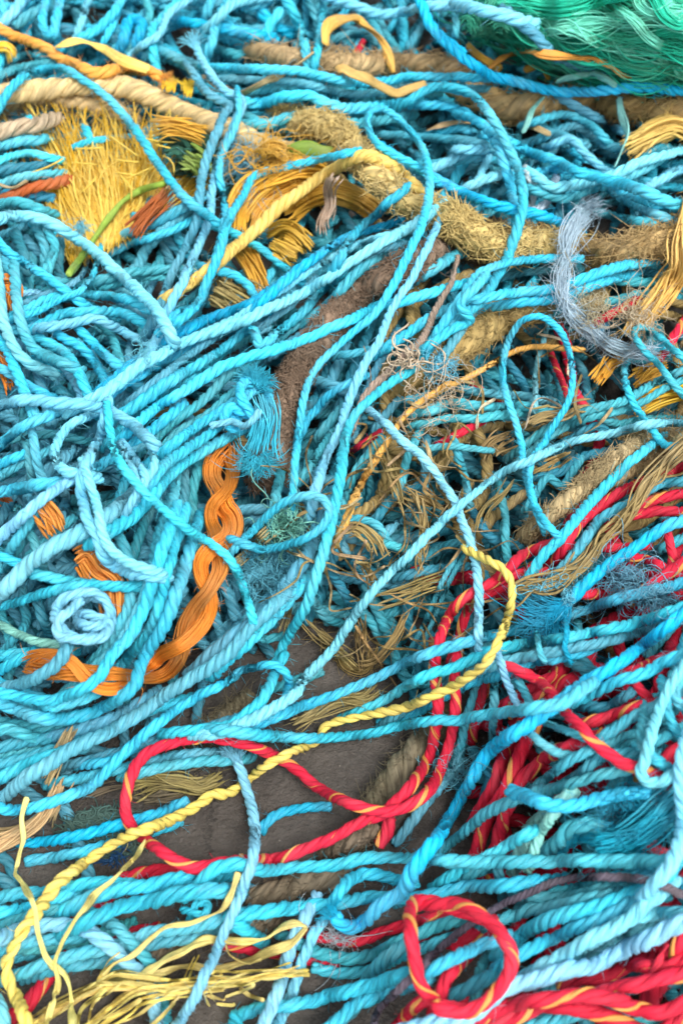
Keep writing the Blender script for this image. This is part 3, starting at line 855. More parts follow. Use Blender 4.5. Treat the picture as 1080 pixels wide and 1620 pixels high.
hank('pl',10,8,"A3 745,850 690,880 640,940 600,1010 B3 575,180 558,290 580,380 640,455 720,525 800,568 880,588 990,592",'pale lilac frayed hank curving like a hook',count=64,fr=0.9,loose=0.8,splay=(1.2,0.3),hair=1.6,hl=24,name='frayed_hank')
red(11,3,"B3 765,430 840,385",'red rope showing right of the pale lilac hank')
red(13,4,"B3 1095,430 1040,512 1010,560",'pinkish red rope end at the right edge by the small hook')
red(9,3,"B3 225,752 310,800")
red(10,3,"B3 80,960 185,905",'red stub between teal ropes below the golden twine')
red(9,3,"B3 535,640 575,745",'red sliver behind the right leg of the standing loop')
t('dt',10,2,"B3 340,640 400,720 430,830")
t('dt',10,2,"B3 480,600 540,700 560,800")
t('te',10,3,"B3 700,860 800,900 900,880 1000,870",)
t('dt',11,2,"B3 600,960 720,900 800,980 900,1000")
t('dt',11,2,"C3 480,200 560,180 640,120 720,100")
t('te',11,2,"C3 440,290 500,200 560,240 600,180")
# --- left middle
t('cy',14,5,"C1 -30,275 80,250 180,230 265,222",)
t('cy',13,5,"B1 -30,1015 40,950 120,892 200,860 285,838")
t('lc',13,6,"C1 -30,480 60,402 150,322 220,268 300,218",'light blue rope ending short at the left, tip on the thick twin rope')
t('lc',13,6,"B1 375,860 300,892 250,952 230,1012 C1 240,120 262,162 320,185 350,192",'light blue twine bent in a half loop under the elbow rope')
t('lc',13,8,"B1 445,868 425,950 390,1020 C1 370,150 350,220 355,300 375,382 412,452 440,532 490,582 560,612 640,622",'light blue twine dropping from the elbow and swinging right')
t('lc',12,8,"C1 375,200 402,280 422,352 435,430 475,505 545,560 625,590")
t('cy',10.5,9,"B1 465,870 480,960 500,1040 C1 490,92 540,172 600,242 670,312 740,372 820,432 900,482 970,542 1020,612 1052,702 1075,790",'long cyan rope crossing over the orange rope')
t('lc',19,6,"C1 -40,740 60,642 150,562 230,502 320,452 410,400 500,330",'thick twin light blue rope bulging at the left',pitch=4.6)
t('te',11,4,"C1 30,550 90,452 140,382 180,310")
t('cy',12,5,"C1 145,620 260,642 400,662 540,672 630,672",'cyan rope lying level above the pale blue knot')
t('cy',11,5,"C1 -20,765 100,732 200,702 330,672")
t('te',10,3,"C1 170,505 260,422 350,350")
t('cy',11,4,"C1 -20,535 80,572 170,615")
t('mi',10,5,"C1 -10,830 80,872 160,902 250,915",'pale greenish twine pointing at the pale blue knot from the left')
t('cy',11,5,"C1 430,405 500,300 545,205")
t('cy',14,6,"C1 450,440 560,370 640,290 700,220 780,150 870,92 960,40")
t('cy',13,5,"C1 400,170 480,120 560,70 640,10 B1 720,860")
t('cy',13,6,"C1 630,240 700,152 780,92 880,25 B1 960,880",'cyan rope rising to the brushed knot, just left of the orange rope')
t('te',11,5,"C1 690,205 800,132 900,72 970,30")
t('lc',10,6,"C1 575,85 625,72 655,115 655,170 615,225",'light blue twine bight curled beside the long cyan rope')
t('lc',10,6,"C1 560,100 600,150 625,210 600,260")
t('lc',10,6,"C1 540,110 570,180 590,250 560,310")
t('te',11,3,"C1 -10,205 80,150 200,95")
t('te',11,3,"C1 100,-10 115,80 130,160")
t('cy',11,3,"C1 70,120 -20,160")
t('te',11,3,"C1 150,60 170,160 200,240")
t('te',11,2,"C1 0,50 100,40 220,20 330,40")
t('te',11,3,"C1 105,755 112,830 60,895")
t('te',11,2,"C1 25,840 60,960 40,1040")
t('dt',12,1,"C1 150,700 180,800 220,880")
t('te',11,3,"C1 60,540 120,440 170,340")
t('te',11,3,"C1 110,400 150,480 180,560")
t('gb',12,3,"C1 -20,500 60,440 120,420")
hank('bo',12,2,"C1 -20,290 60,325",count=16,fr=2.2)
hank('or',20,4,"C1 160,335 205,385 245,450",'orange yarn lump left of the thick twin light blue rope',count=30,fr=2.6)
hank('or',24,4,"C1 315,560 370,530 420,600 485,650 500,750 500,860 470,910",'orange yarn hank passing down right of the pale blue knot',count=50,fr=2.8,loose=0.2)
hank('bo',14,3,"C1 110,1000 250,1008 385,1015",'brownish orange yarn lying under the pale blue tail of the knot',count=26,fr=2.4)
t('gb',15,6,"D1 20,245 100,222 200,172 270,102 310,25 C1 340,870 350,830",'pale blue tail twine leaving the knot towards lower left',pitch=5,jit=0.02)
# parallel twines left of the braid, sweeping into the lower left arcs
t('cy',14,6,"C1 830,440 800,560 760,680 720,790 660,900 600,1000 D1 640,150 570,232 490,292 400,342 280,372 150,362 50,322 -30,290",'outermost cyan rope of the arcs sweeping round the lower left')
t('cy',13,6,"C1 735,390 700,500 660,640 620,760 560,880 480,965 D1 420,192 330,252 220,292 120,292 20,270",'second cyan rope of the sweeping lower left arcs')
t('te',13,5,"C1 700,360 672,470 650,590 615,720 560,830 490,930 400,1020 320,1090")
t('te',13,5,"C1 770,390 745,520 705,650 680,760")
t('te',12,4,"C1 842,170 822,300 835,430")
t('te',12,5,"C1 755,175 740,300 700,420 680,520")
t('dt',12,4,"C1 790,160 790,280 770,400")
t('te',12,4,"C1 560,690 530,800 480,900 400,990")
t('dt',12,3,"C1 620,400 580,500 560,600")
t('te',12,3,"C1 490,420 530,500 560,580")
t('cy',13,4,"D1 385,205 490,90 560,-10")
t('cy',13,4,"D1 -30,105 100,90 250,80")
t('cy',12,4,"D1 -30,190 40,140 110,100")
t('cy',13,4,"D1 -20,205 60,250 160,280")
t('te',13,3,"D1 -30,370 80,402 210,412 330,395",)
t('te',13,4,"D1 -30,500 100,470 250,442 340,430",)
t('te',12,4,"D1 -30,570 100,540 200,510 300,500")
t('cy',13,5,"D1 -30,650 60,592 160,542 260,510",)
t('te',13,4,"D1 -30,420 20,410 120,440")
t('gb',15,5,"D1 -30,730 20,700 120,622 220,562 320,492 400,452 500,402 620,330 720,260 800,210 C2 60,960 150,850 250,750",'broad greyish blue rope slanting under the orange rope',pitch=5)
t('gb',13,4,"D1 300,430 400,400 520,350 620,290")
t('te',13,3,"D1 740,260 850,170 930,90 1000,0")
hank('tn',11,4,"D1 318,395 275,470 232,562 185,650",'tan twine slanting down at lower left under the blue ropes',count=24,fr=2.3,twist=0.1)
hank('tn',13,5,"D1 275,615 232,702 175,792 100,852 -20,920",'tan twine bending out at the left edge over the ground',count=30,fr=2.4,twist=0.1,splay=(0,0.2))
hank('tn',8,4,"D1 200,830 230,770 250,720",count=14,fr=1.4,splay=(0.8,0))
hank('tn',12,3,"D1 -20,870 60,860 140,830",count=20,fr=2.2)
t('cy',11.5,8,"D1 -30,740 60,760 180,740 300,690 400,642 470,582 520,532 600,452 700,372 800,302 920,232 1010,185 D2 90,175 180,148 250,140 298,165 318,210 308,255",'cyan rope curving from the left edge up to a tiny hook at the ground',taper=(1.05,0.8))
t('cy',11,6,"D1 400,560 480,550 530,520")
t('az',11,3,"D1 100,902 220,890 340,870 450,842 560,810 680,772 810,725",'muted blue rope passing beneath the red oval loop')
t('te',12,4,"D1 590,600 700,572 850,552 1010,540",'cyan rope lying level inside the red oval loop')
t('gb',11,3,"D1 640,550 760,522 920,505")
t('te',12,3,"D1 270,640 400,612 510,585")
t('te',11,3,"D1 690,420 850,402 960,372 1090,300",)
t('lc',12,4,"D1 950,430 1090,375")
hank('gr',11,2,"D1 560,690 640,710 720,670 820,640 900,610",'grey brown fibres inside the red oval loop',count=24,fr=2.0,splay=(0.3,0.4))
hank('gr',9,2,"D1 340,720 450,670 540,650",count=16,fr=1.8)
hank('gr',9,2,"D1 600,720 700,712 850,690",count=16,fr=1.8)
shag('gr',13,2,"D2 -40,420 30,370 90,320 160,260",'ragged grey brown rope end left of the bare ground',hair=1.5,hl=18)
shag('gr',15,2,"D2 310,410 400,362 500,330 620,290",'grey tan rope under the yellow rope at the bare ground',hair=1.0)
shag('gr',22,2,"D2 570,900 640,840 700,720 760,620 850,520 900,455",'grey brown fibrous rope running under the red ropes by the ground',hair=1.4,hl=14,pitch=6,name='manila_rope')
t('az',9,3,"D2 190,865 215,822 270,782 380,755 500,742",'short blue twine end resting on the bare ground')
t('gb',11,3,"D2 760,910 830,822 900,732 980,640",'slate blue rope end by the small bare ground patch')
# small cyan loop centre
t('cy',10,8,"C2 95,500 140,452 205,390 280,322 350,290 420,285 470,312 482,360 452,420 382,470 282,500 200,512 120,485",'cyan twine curled in a flat loop beside the orange rope')
t('gb',16,4,"C2 470,350 430,450 390,550 320,652 250,742 150,832 60,902 -30,980",'broad greyish blue rope right of the orange rope')
t('te',11,3,"C2 250,360 275,200 310,80 B2 330,940")
t('te',11,3,"C2 400,310 440,180 480,60")
t('te',10,3,"C2 130,880 200,900 260,890")
hank('tn',9,5,"C2 80,575 150,512 240,430",'tan yarn end poking out beside the orange rope',count=18,fr=1.8)
# centre right tangle
t('pb',10.5,7,"B2 690,860 740,900 790,950 C2 770,20 850,92 920,162 980,242 1030,312 C3 130,372 170,470 195,582 210,702 208,880",'pale blue rope dropping from the tangle to the cyan lashing',taper=(1.1,0.95))
t('te',10,3,"C2 580,380 680,402 730,460")
t('te',10,3,"C2 680,480 790,502")
t('dt',10,3,"C2 430,750 470,802 560,835")
t('te',6,5,"C2 1055,500 980,622 920,752 850,902 800,990",'thin teal twine slanting through the olive fibre tangle')
t('te',10,3,"C2 800,200 822,120 855,50")
t('te',11,3,"C2 550,310 600,182 670,85")
t('te',9,3,"C2 860,80 960,72 1090,80")
t('te',10,3,"C2 1030,90 1062,200 1080,280")
t('dt',11,2,"C2 700,360 760,290 830,260")
t('dt',11,2,"C2 520,500 500,600 560,700")
t('dt',11,2,"C2 860,560 940,520 1030,480")
t('dt',11,2,"C2 820,620 900,600 1000,590")
t('dt',11,2,"C3 200,380 260,460 330,480")
t('te',11,3,"C3 300,280 320,370 320,470 330,560")
t('dt',11,2,"C3 240,680 260,740 290,790")
red(9,2,"C2 590,90 660,40",)
hank('ol',12,3,"C2 520,450 600,420 670,470 715,560",count=24,fr=2.2)
hank('ol',11,3,"C2 790,260 880,300 990,350",count=22,fr=2.0)
hank('ol',10,4,"C2 850,250 872,400 860,560 880,620",count=20,fr=2.0)
hank('ol',12,3,"C2 680,730 800,690 900,650 1010,610",count=24,fr=2.2)
hank('ol',10,3,"C2 600,800 622,930 650,1030",count=20,fr=2.0,splay=(0.6,0.4))
hank('ol',9,3,"C2 370,800 450,880 540,950 620,1020",count=18,fr=1.8)
hank('ol',9,3,"C2 830,760 760,900 680,990 600,1010",count=18,fr=1.8)
hank('ol',9,4,"C2 680,30 720,120 780,240 800,330",'olive fibre strip hanging below the golden twine',count=14,fr=2.0)
hank('ol',10,3,"C3 190,440 230,340 310,270 360,200",count=20,fr=2.0)
hank('ol',9,3,"C3 430,190 520,140 620,90",count=18,fr=2.0)
hank('ol',9,3,"C2 590,540 650,600 680,680",count=20,fr=1.8,splay=(0.3,0.6))
hank('tn',8,3,"C2 300,640 310,760 280,880",'wispy tan fibres hanging left of the bright cyan rope',count=18,fr=1.4,splay=(0.2,0.5))
for i in range(26):
    x, y = rng.uniform(545, 720), rng.uniform(700, 1000); a = rng.uniform(0, 6.28); pts = []
    for k in range(7):
        pts.append([x, y, rng.uniform(0, 10)]); a += rng.normal(0, 0.7); x += math.cos(a) * 34; y += math.sin(a) * 34
    film(rng.choice(['ol', 'sd', 'tn']), rng.uniform(1.1, 2.0), 6, np.array(pts), 'long thin tan thread wandering through the tangle right of centre', group='long tan threads in the tangle', name='fibre_thread')
for i in range(26):
    a = rng.uniform(0, 6.28); x, y = rng.uniform(560, 740), rng.uniform(700, 1040); L = rng.uniform(60, 150)
    b = a + rng.normal(0, 1.3); 
    pts = np.array([[x, y, 2], [x + math.cos(a) * L * .5, y + math.sin(a) * L * .5, rng.uniform(3, 14)], [x + math.cos(a) * L * .5 + math.cos(b) * L * .5, y + math.sin(a) * L * .5 + math.sin(b) * L * .5, 2]])
    film(rng.choice(['ol', 'sd', 'tn']), rng.uniform(1.5, 3.2), 6, pts, 'narrow olive tan fibre strip curling in the tangle right of centre', group='curling fibre strips in the tangle', name='fibre_strip')
for i in range(12):
    a = rng.uniform(0, 6.28); x, y = rng.uniform(660, 1000), rng.uniform(560, 720); L = rng.uniform(50, 110)
    b = a + rng.normal(0, 1.0)
    pts = np.array([[x, y, 2], [x + math.cos(a) * L * .5, y + math.sin(a) * L * .5, rng.uniform(3, 12)], [x + math.cos(a) * L * .5 + math.cos(b) * L * .5, y + math.sin(a) * L * .5 + math.sin(b) * L * .5, 2]])
    film(rng.choice(['ol', 'cr', 'tn']), rng.uniform(1.8, 3.2), 6, pts, 'thin tan fibre strip curling around the standing loop', group='curling fibre strips by the standing loop', name='fibre_strip')
# --- right: red ropes and their blue neighbours
shag('tn',15,6,"C3 470,400 560,322 640,262 720,190 800,122 880,62 965,15",'shaggy pale tan rope slanting up towards the right edge',hair=3.0,hl=12,ht=1.2)
shag('tn',14,5,"C3 800,200 900,140 1000,90 1095,40",'furry tan rope behind the olive twist at the right edge',hair=2.0)
hank('ol',13,8,"C3 330,690 420,662 520,655 620,602 680,550 740,470 810,410 880,310 930,230 1000,150 1095,65",'olive tan rope bending along the red rope to the right edge',count=36,fr=2.4,twist=0.1,loose=0.2,name='fibre_rope',cat='rope')
t('cy',12,7,"C3 410,650 480,550 560,460 640,360 700,290 780,210 850,140 940,70",'cyan rope slanting up beside the shaggy pale tan rope')
red(13,6,"C3 570,500 640,402 720,330 800,272 880,230 960,200 1095,160",'red rope slanting up between two cyan ropes at right')
t('te',12,6,"C3 505,655 600,550 660,460 720,390 800,340 880,300 950,242 1095,215",'teal rope slanting under the red rope to the right edge')
red(13,6,"C3 860,365 960,350 1095,345",'red rope lying level above the azure brushed rope at the right edge')
red(14,5,"C3 890,325 1000,290 1095,268",'red rope just above the level red one at the right edge')
red(12,5,"C3 1020,470 1032,560 1000,650 960,690",'short red rope dropping at right, above the cyan lashing')
red(12,5,"C3 860,540 940,560 1010,600")
red(13,6,"C3 915,685 1000,620 1095,560",'red rope crossing the short red drop at the right edge')
red(13,5,"C3 670,700 780,700 870,705",'red rope peeping out under the azure brushed rope')
red(11,4,"C3 550,490 700,500 870,500")
red(12,6,"D2 945,100 960,30 C3 60,840 110,752 190,690 270,652 350,622 415,615",'red rope curving round behind the yellow rope tip')
red(12,5,"C3 115,920 130,880 150,800 195,730 300,680")
red(13,6,"C3 330,595 400,530 470,505",'red rope end just right of the yellow rope tip')
red(12,2,"C3 370,760 350,830 400,800")
red(12.5,5.5,"D2 938,110 945,200 950,310 940,420 920,520 870,610 800,700 730,760 640,800 540,860 440,910 300,960 200,972 100,975 20,985 D1 820,1000 720,960 640,902 572,832 540,762 538,680 570,590 640,512 740,470 870,452 980,470 1090,492 D2 150,490 270,540 350,590 430,660 520,712 620,752 740,765 840,735 920,662 970,560 1010,430 1025,300 1025,200 1030,110",'red rope laid in a large oval loop on the bare ground')
red(13,4,"D1 500,1062 620,1022 740,1022 880,1060",'short red rope under the lower left of the red oval loop')
red(13,3,"D2 690,915 730,860 755,790",'red rope stub standing below the red junction')
# cyan lashing bundle
t('cy',12.5,6,"C3 1095,645 980,680 850,712 700,760 600,790 480,812 380,850 250,882 100,922 -10,962 D2 800,140 700,190 600,232 480,282 380,312 280,352 180,392",'upper cyan rope of the lashed bundle crossing to the bare ground')
t('cy',12.5,6,"C3 1095,748 950,800 800,842 700,862 600,882 480,902 350,922 220,962 100,1012 0,1042 D2 840,222 760,272 690,312 590,355",'middle cyan rope of the lashed bundle')
t('cy',12,5,"C3 720,920 620,960 500,982 400,1002 300,1042 D3 200,200 100,250 0,310 D2 900,322 800,362 690,390",'lower cyan rope of the lashed bundle, behind the yellow rope')
t('cy',6.5,8,"C3 480,800 452,840 462,900 475,960 500,1000",dive=False,label='left turn of cyan lashing twine tying the bundle')
t('az',6.5,8,"C3 590,760 575,800 580,860 572,930 600,1000",dive=False,label='right turn of azure lashing twine tying the bundle')
t('az',14,8,"C3 1095,385 1000,420 900,482 800,552 730,602 650,672 590,730",'azure rope with a brushed out tip beside the lashing',fray_e=dict(count=220,len=95,spread=0.5,thick=0.9,curl=0.5,lift=0.15))
t('cy',13,7,"D3 1095,85 1000,130 900,180 800,212 720,252 630,295",'cyan rope merging with the bright azure rope at right')
t('az',14,8,"C3 1095,778 1000,852 930,902 850,962 770,1022 680,1072 D3 540,312 440,382 350,432 270,492 210,562 170,642 120,732 80,802 40,872 E2 870,120 850,150 800,240 720,300 650,370 590,400 530,375 505,345",'thick azure rope sweeping down from the right edge to a frayed tip',fray_e=dict(count=60,len=26,spread=0.7,thick=0.9),taper=(0.95,1.2))
t('cy',12,9,"D3 640,255 560,302 450,322 330,342 200,362 100,382 -20,402 D2 950,380 800,402 650,432 520,442 400,450 280,450 140,435 20,420",'cyan rope lying across the yellow rope',hand=-1)
t('te',9,5,"D3 420,430 480,482 560,522 650,522 740,492 840,442 910,430")
t('te',9,5,"D3 490,390 570,420 670,455")
t('te',12,5,"D3 730,450 830,382 900,342 1010,285",'teal rope above the red rope end at right')
t('te',11,5,"D3 460,650 540,592 610,542 690,495")
t('te',12,5,"D3 550,660 640,600 720,542 830,522 910,520")
t('te',12,5,"D3 460,690 600,652 700,622 860,585")
t('cy',14,7,"D3 430,710 500,735 600,742 720,712 830,692 940,690",'cyan rope running right from the small frayed knot',fray_e=dict(count=60,len=40,spread=0.9))
t('mi',13,5,"D3 380,950 420,850 480,790 550,730",'pale teal rope braid hanging from the small frayed knot')
t('mi',11,5,"D3 440,950 470,860 520,790")
t('te',12,6,"D3 20,950 60,920 150,850 230,782 310,742 410,700",'teal rope slanting up to the small frayed knot')
t('cy',12,6,"D3 390,690 430,665 450,700 420,740 400,710 420,680 440,690",'small frayed cyan knot right of the thick azure rope',fray_e=dict(count=50,len=24,spread=1.4),name='knot',cat='knot')
hank('az',24,6,"D3 700,925 850,890 930,845 1000,780 1080,720",'bright azure frayed hank at lower right',count=80,fr=2.0,hair=1.2,hl=30,name='frayed_hank',loose=0.25)
t('te',16,4,"D3 540,900 600,840 690,820 770,850",'teal flattened rope bend under the frayed azure hank')
t('az',12,3,"D3 570,920 640,870 720,900",)
red(13.5,7,"D3 380,165 450,200 510,252 580,345 640,402 690,462 750,512 820,560 900,590",'red rope diving under the azure rope and reappearing')
red(14,3,"D3 360,440 310,540 280,640 240,720 190,800")
red(15,4,"D3 430,430 380,540 340,620 300,700 240,800 210,900 180,990",'broad red rope slanting down right of the thick azure rope')
red(15,4,"D3 660,465 540,512 450,572 380,640 340,720 310,800 290,900 260,980",'red rope bending down beside the broad red one')
red(13,4,"D3 980,300 850,332 690,385",'red rope lying under the cyan ropes at right')
red(14,2,"D3 560,120 500,230 420,290")
red(13,2,"D3 650,180 560,220 500,300")
red(12,2,"D3 710,40 680,130 740,160")
red(11,2,"D3 870,215 930,285")
red(17,3,"D3 1095,500 1040,515 980,555",'blunt red rope end at the right edge')
red(11,3,"D3 1090,60 950,120 840,170")
red(12,2,"D3 180,380 160,480 110,560")
red(12,2,"D3 230,240 200,330 190,400")
red(13,2,"D3 330,300 420,250 500,200")
red(13,2,"D3 580,400 660,480 760,470")
t('pb',9,6,"D3 300,140 330,225 365,305")
t('te',9,4,"D3 275,150 270,260 270,410")
t('te',10,3,"D3 180,280 150,390 135,490")
t('te',10,4,"D3 330,150 380,220 420,290")
t('dt',11,2,"D3 220,560 260,620 240,680")
t('dt',11,2,"D3 640,110 700,190 640,160")
t('dt',11,2,"D3 820,280 760,320 680,320")
t('lc',12,8,"D3 1095,120 1030,222 990,312 950,402 932,480 920,542 900,592 920,632 970,642 1020,622 1060,590",'light blue twine hooked at the right edge around the red rope end')
t('cy',11,7,"D3 1000,270 1022,350 1062,430 1095,440")
t('te',11,6,"D3 910,370 900,450 925,525")
t('te',11,5,"D3 950,475 1040,422 1095,395")
t('cy',11,6,"D3 930,520 980,562 1040,602 1095,645")
t('te',12,5,"D3 1060,200 1050,270 1095,330")
t('lc',14,8,"D3 1100,430 1072,560 1070,700 1075,830 1050,930 1010,1010 960,1070",'light blue rope running down the right edge')
t('cy',13,7,"D3 1095,880 1060,960 1010,1040 940,1090")
t('te',13,7,"D3 30,970 200,982 350,982 500,982 650,972 800,982 950,977 1050,970",'teal rope stretched level below the azure frayed hank')
t('cy',12,5,"D3 60,1060 150,1000 260,950 380,880",)
t('te',11,4,"D3 90,1080 200,1030 300,990")
t('te',11,4,"D3 320,1010 380,1050 450,1080")
t('te',11,4,"D3 290,1000 300,1080")
# --- bottom right
red(13.5,8,"E2 1100,345 1020,330 930,295 850,300 832,380 840,470 860,560 880,650 920,702 980,732 1060,742 E3 20,735 80,752 150,752 220,722 290,662 330,602 345,522 320,460 280,400 220,350 160,312 100,295 30,300",'red rope curled into a round loop near the bottom')
red(12,5,"E2 390,430 480,442 600,452 700,422 800,392 900,362 1030,338",'red rope passing behind the round red loop to the left')
red(11,3,"E2 50,470 180,490 300,512 430,542 530,552",'dull red rope lying on the ground left of the round red loop')
red(10,2,"E2 190,390 280,410 360,440")
t('pu',8,7.4,"E3 1095,272 1000,230 900,197 800,182 700,178 600,187 500,212 430,242 360,272 300,302 250,332 200,362 120,422 60,472 0,525 E2 850,600 760,682 700,752 680,830",'purple grey rope arching over the blue ropes at lower right',hair=0.0,pitch=4.5)
t('cy',13,6,"E2 840,275 950,250 1080,230 E3 150,222 280,222 400,210 490,195",'cyan rope lying level above the round red loop')
t('te',13,5,"E3 280,375 420,330 540,312 650,280 780,255",)
t('cy',14,6,"E3 340,470 430,402 550,352 700,312 820,272 910,235")
t('cy',13,6,"E3 350,535 450,482 560,432 650,392 770,345 860,290",'cyan rope slanting just right of the round red loop')
t('te',10,4,"E3 430,290 560,240 700,215 850,220 950,250")
t('te',11,4,"E3 420,260 540,270 640,262 740,230")
t('cy',12,5,"E3 860,180 950,170 1040,200 1095,230")
t('lc',15,7,"E3 470,575 600,502 700,442 780,402 860,352 910,305 970,250",'pale blue rope slanting up through the lower right corner',jit=0.03)
t('gb',13,5,"E3 560,565 700,482 800,442 910,395")
t('pb',16,7,"E3 -60,830 60,800 150,790 230,735 320,662 450,622 560,582 680,562 800,502 900,462 1000,412 1095,375",'thick pale blue rope under the round red loop')
t('lc',14,6,"E3 700,450 780,400 860,352 960,340 1095,335")
t('cy',12,7,"E2 895,600 960,565 1040,510 E3 80,540 180,490 265,455",'cyan rope passing through the round red loop')
t('te',12,4,"E3 10,415 120,372 200,340")
t('te',12,3,"E3 200,650 220,560 260,500")
t('te',13,3,"E3 90,690 180,650 260,600")
red(15,6,"E3 1100,590 980,612 880,642 760,662 640,695",'red rope resting on top of the red coil in the bottom right corner')
red(16,6,"E3 170,805 300,742 420,712 560,692 700,690 800,712 900,752 1000,762 1095,715",'long wavy red rope along the bottom right edge')
red(15,5,"E3 230,830 380,772 480,732 600,740 740,775 860,830")
red(13,5,"E3 1000,830 1060,790 1100,770")
film('re',9,5,"E3 1015,465 970,550 920,610",'flat red strip bridging the dark gap at lower right',mat='red')
red(14,3,"E3 400,535 520,470 690,405")
red(20,3,"E3 1100,420 1050,500 1000,590",'fat red rope at the right edge near the bottom')
red(15,3,"E3 1100,530 1000,570 900,560")
red(14,2,"E3 850,560 760,600 640,620")
red(14,2,"E3 20,620 60,680 30,760")
red(14,2,"E3 130,560 160,620 120,680")
red(14,2,"E3 370,560 340,640 380,700")
red(13,3,"E2 920,470 1000,460 1080,470 E3 100,460 180,430")
red(13,3,"E2 770,830 850,740 920,700")
red(13,3,"E2 960,690 990,620 1040,560")
t('te',13,4,"E3 470,815 600,772 700,745")
t('te',12,3,"E3 820,830 900,790 980,800")
# --- bottom middle and left
t('cy',12.5,6,"E1 850,215 905,160 980,132 1040,128 E2 140,130 200,150 340,142 500,130 640,102 780,100 900,100 970,110",'teal blue rope stretched level under the red oval loop')
t('cy',12.5,6,"E1 1070,420 E2 60,350 120,335 230,322 360,312 500,300 600,282 740,270",'cyan rope lying level in the bottom middle')
t('cy',11.5,6,"E2 515,275 555,215 620,172 700,172 790,195",'cyan rope bent in a short arc in the bottom middle')
t('te',12,5,"E2 345,455 440,502 560,532 680,512 760,470 830,440 950,392 1050,365",'cyan rope sagging across the left side of the round red loop')
t('te',13,5,"E2 500,820 600,730 650,620 710,560 790,490",'teal rope climbing from the bottom edge beside the purple rope')
t('cy',13,5,"E2 510,815 610,725 710,690 840,640",)
t('cy',12.5,6,"E1 1000,800 E2 80,785 200,742 320,732 440,702 560,672 680,642 765,612",'cyan rope slanting along the bottom over bare ground')
t('te',12,4,"E2 690,740 780,680 840,640")
t('pb',11,9,"D2 95,545 122,620 150,722 168,832 165,922 158,1000 E2 148,155 108,262 60,372 20,472 -20,562 E1 888,570 840,682 790,762 740,830",'pale blue rope with a brushed tip hanging over the yellow rope',fray_s=dict(count=80,len=34,spread=0.55,thick=0.85,lift=0.4),jit=0.02)
t('pb',13,6,"E2 400,335 375,380 332,462 300,562 268,662 230,762 195,830",'light blue rope dropping to the bottom edge past the yellow film')
t('pb',14,6,"E1 -25,455 60,422 150,392 240,386 330,396 400,432 470,482 540,542 590,582 638,645 660,722 675,830",'pale blue rope arching down to the bottom edge at lower left')
t('cy',13,5,"E1 -25,285 100,252 250,242 350,222 450,210 560,220 680,230 780,245",'cyan rope lying level below the green wad')
t('cy',13,5,"E1 -25,335 60,330 160,305 260,270",)
t('cy',15,6,"E1 340,390 450,332 560,302 680,282 780,252 860,242 970,238",'bright thick cyan rope ending under the pale blue hanging rope')
t('te',12,4,"E1 440,255 560,265 700,262 800,240")
t('te',13,5,"E1 70,600 200,550 330,512 450,492 560,452 660,412 780,402 900,372 1000,342 1090,315",'teal rope slanting across the lower left under the yellow film')
t('te',12,4,"E1 -25,560 100,512 200,490")
t('te',12,4,"E1 100,490 250,472 400,440 500,400")
t('te',12,4,"E1 -25,500 60,470 160,450 330,440")
t('te',11,4,"E1 430,540 520,570 570,560")
red(10,3,"E1 455,440 560,412 650,398",'red rope peeping between teal ropes at lower left')
red(9,3,"E1 365,340 440,295")
red(14,4,"E1 240,570 170,662 110,732 30,800",'dark red rope on the ground at lower left under the yellow film')
red(9,3,"E1 60,470 130,445")
t('cy',8,4,"E1 815,345 840,295 885,300 870,345 825,335",'tiny cyan ring under the bright thick cyan rope')
t('lc',12,5,"E1 -30,680 15,760 25,830",'light blue rope end in the bottom left corner')
t('dt',12,3,"E1 -10,80 40,130 65,230")
t('dt',12,3,"E1 -20,180 30,200 70,260")
shag('gr',18,2,"E1 600,540 720,480 800,422 950,402 1090,380",'ragged grey brown rope on the ground below the teal ropes',hair=1.5,hl=16)
shag('gr',20,2,"E2 140,275 300,232 400,205 570,165",'thick grey brown rope between the two level cyan ropes',hair=1.2,hl=12)
shag('gr',14,2,"E2 540,50 620,10 D2 690,820",'grey brown fibres under the red junction',hair=1.2)
# yellow rope and film
t('ye',11,8,"C3 205,535 260,562 310,592 342,642 350,702 332,792 300,882 260,962 210,1032 D3 210,160 130,212 D2 1000,242 920,272 850,302 760,332 680,352 590,372 510,392 470,412 430,470 350,502 280,542 200,592 130,642 50,692 D1 920,692 850,742 760,792 660,832 560,862 470,912 380,972 300,1032 240,1082 E1 210,262 160,332 100,402 60,472 30,552 40,632 80,712 115,800",'yellow twisted rope crossing the whole heap from the red ropes to lower left',hand=1,n=2,pitch=6.4,deep=0.46,sr=0.62,hair=0.012,taper=(0.84,1.15),mat='yel',parts=True)
film('fy',6,8,"D1 122,700 92,790 96,880 80,962 66,1030 E1 70,170 110,232 150,322 162,422 190,502 232,560 280,602 302,682 310,790 ^0",'long pale yellow film strip weaving down the lower left')
film('fy',6,9,"E1 622,15 580,92 500,182 430,242 380,302 330,352 300,402 262,472 240,552 250,622 230,702 208,780",'pale yellow film strip hanging from the yellow rope at lower left')
film('fy',5.5,9,"E1 1022,165 980,272 920,332 830,372 720,392 650,442 570,512 490,552 435,610",'pale yellow film strip curving under the hanging pale blue rope')
film('fy',7,7,"E2 395,398 330,462 200,512 100,552 0,572 E1 800,560 700,590 600,640",'pale yellow film strip folded at the light blue rope, lower arm')
film('fy',7,7,"E2 392,395 350,380 290,392 235,440 150,460 0,450 E1 880,450 800,492 730,520 650,572 580,612 430,640",'pale yellow film strip folded at the light blue rope, upper arm')
film('fy',4.5,7,"E2 40,470 60,512 150,547 205,530",'short curl of pale yellow film below the folded strip')
film('fy',3.5,7,"E2 105,655 150,692 205,715",'short yellow wisp pointing right on bare ground')
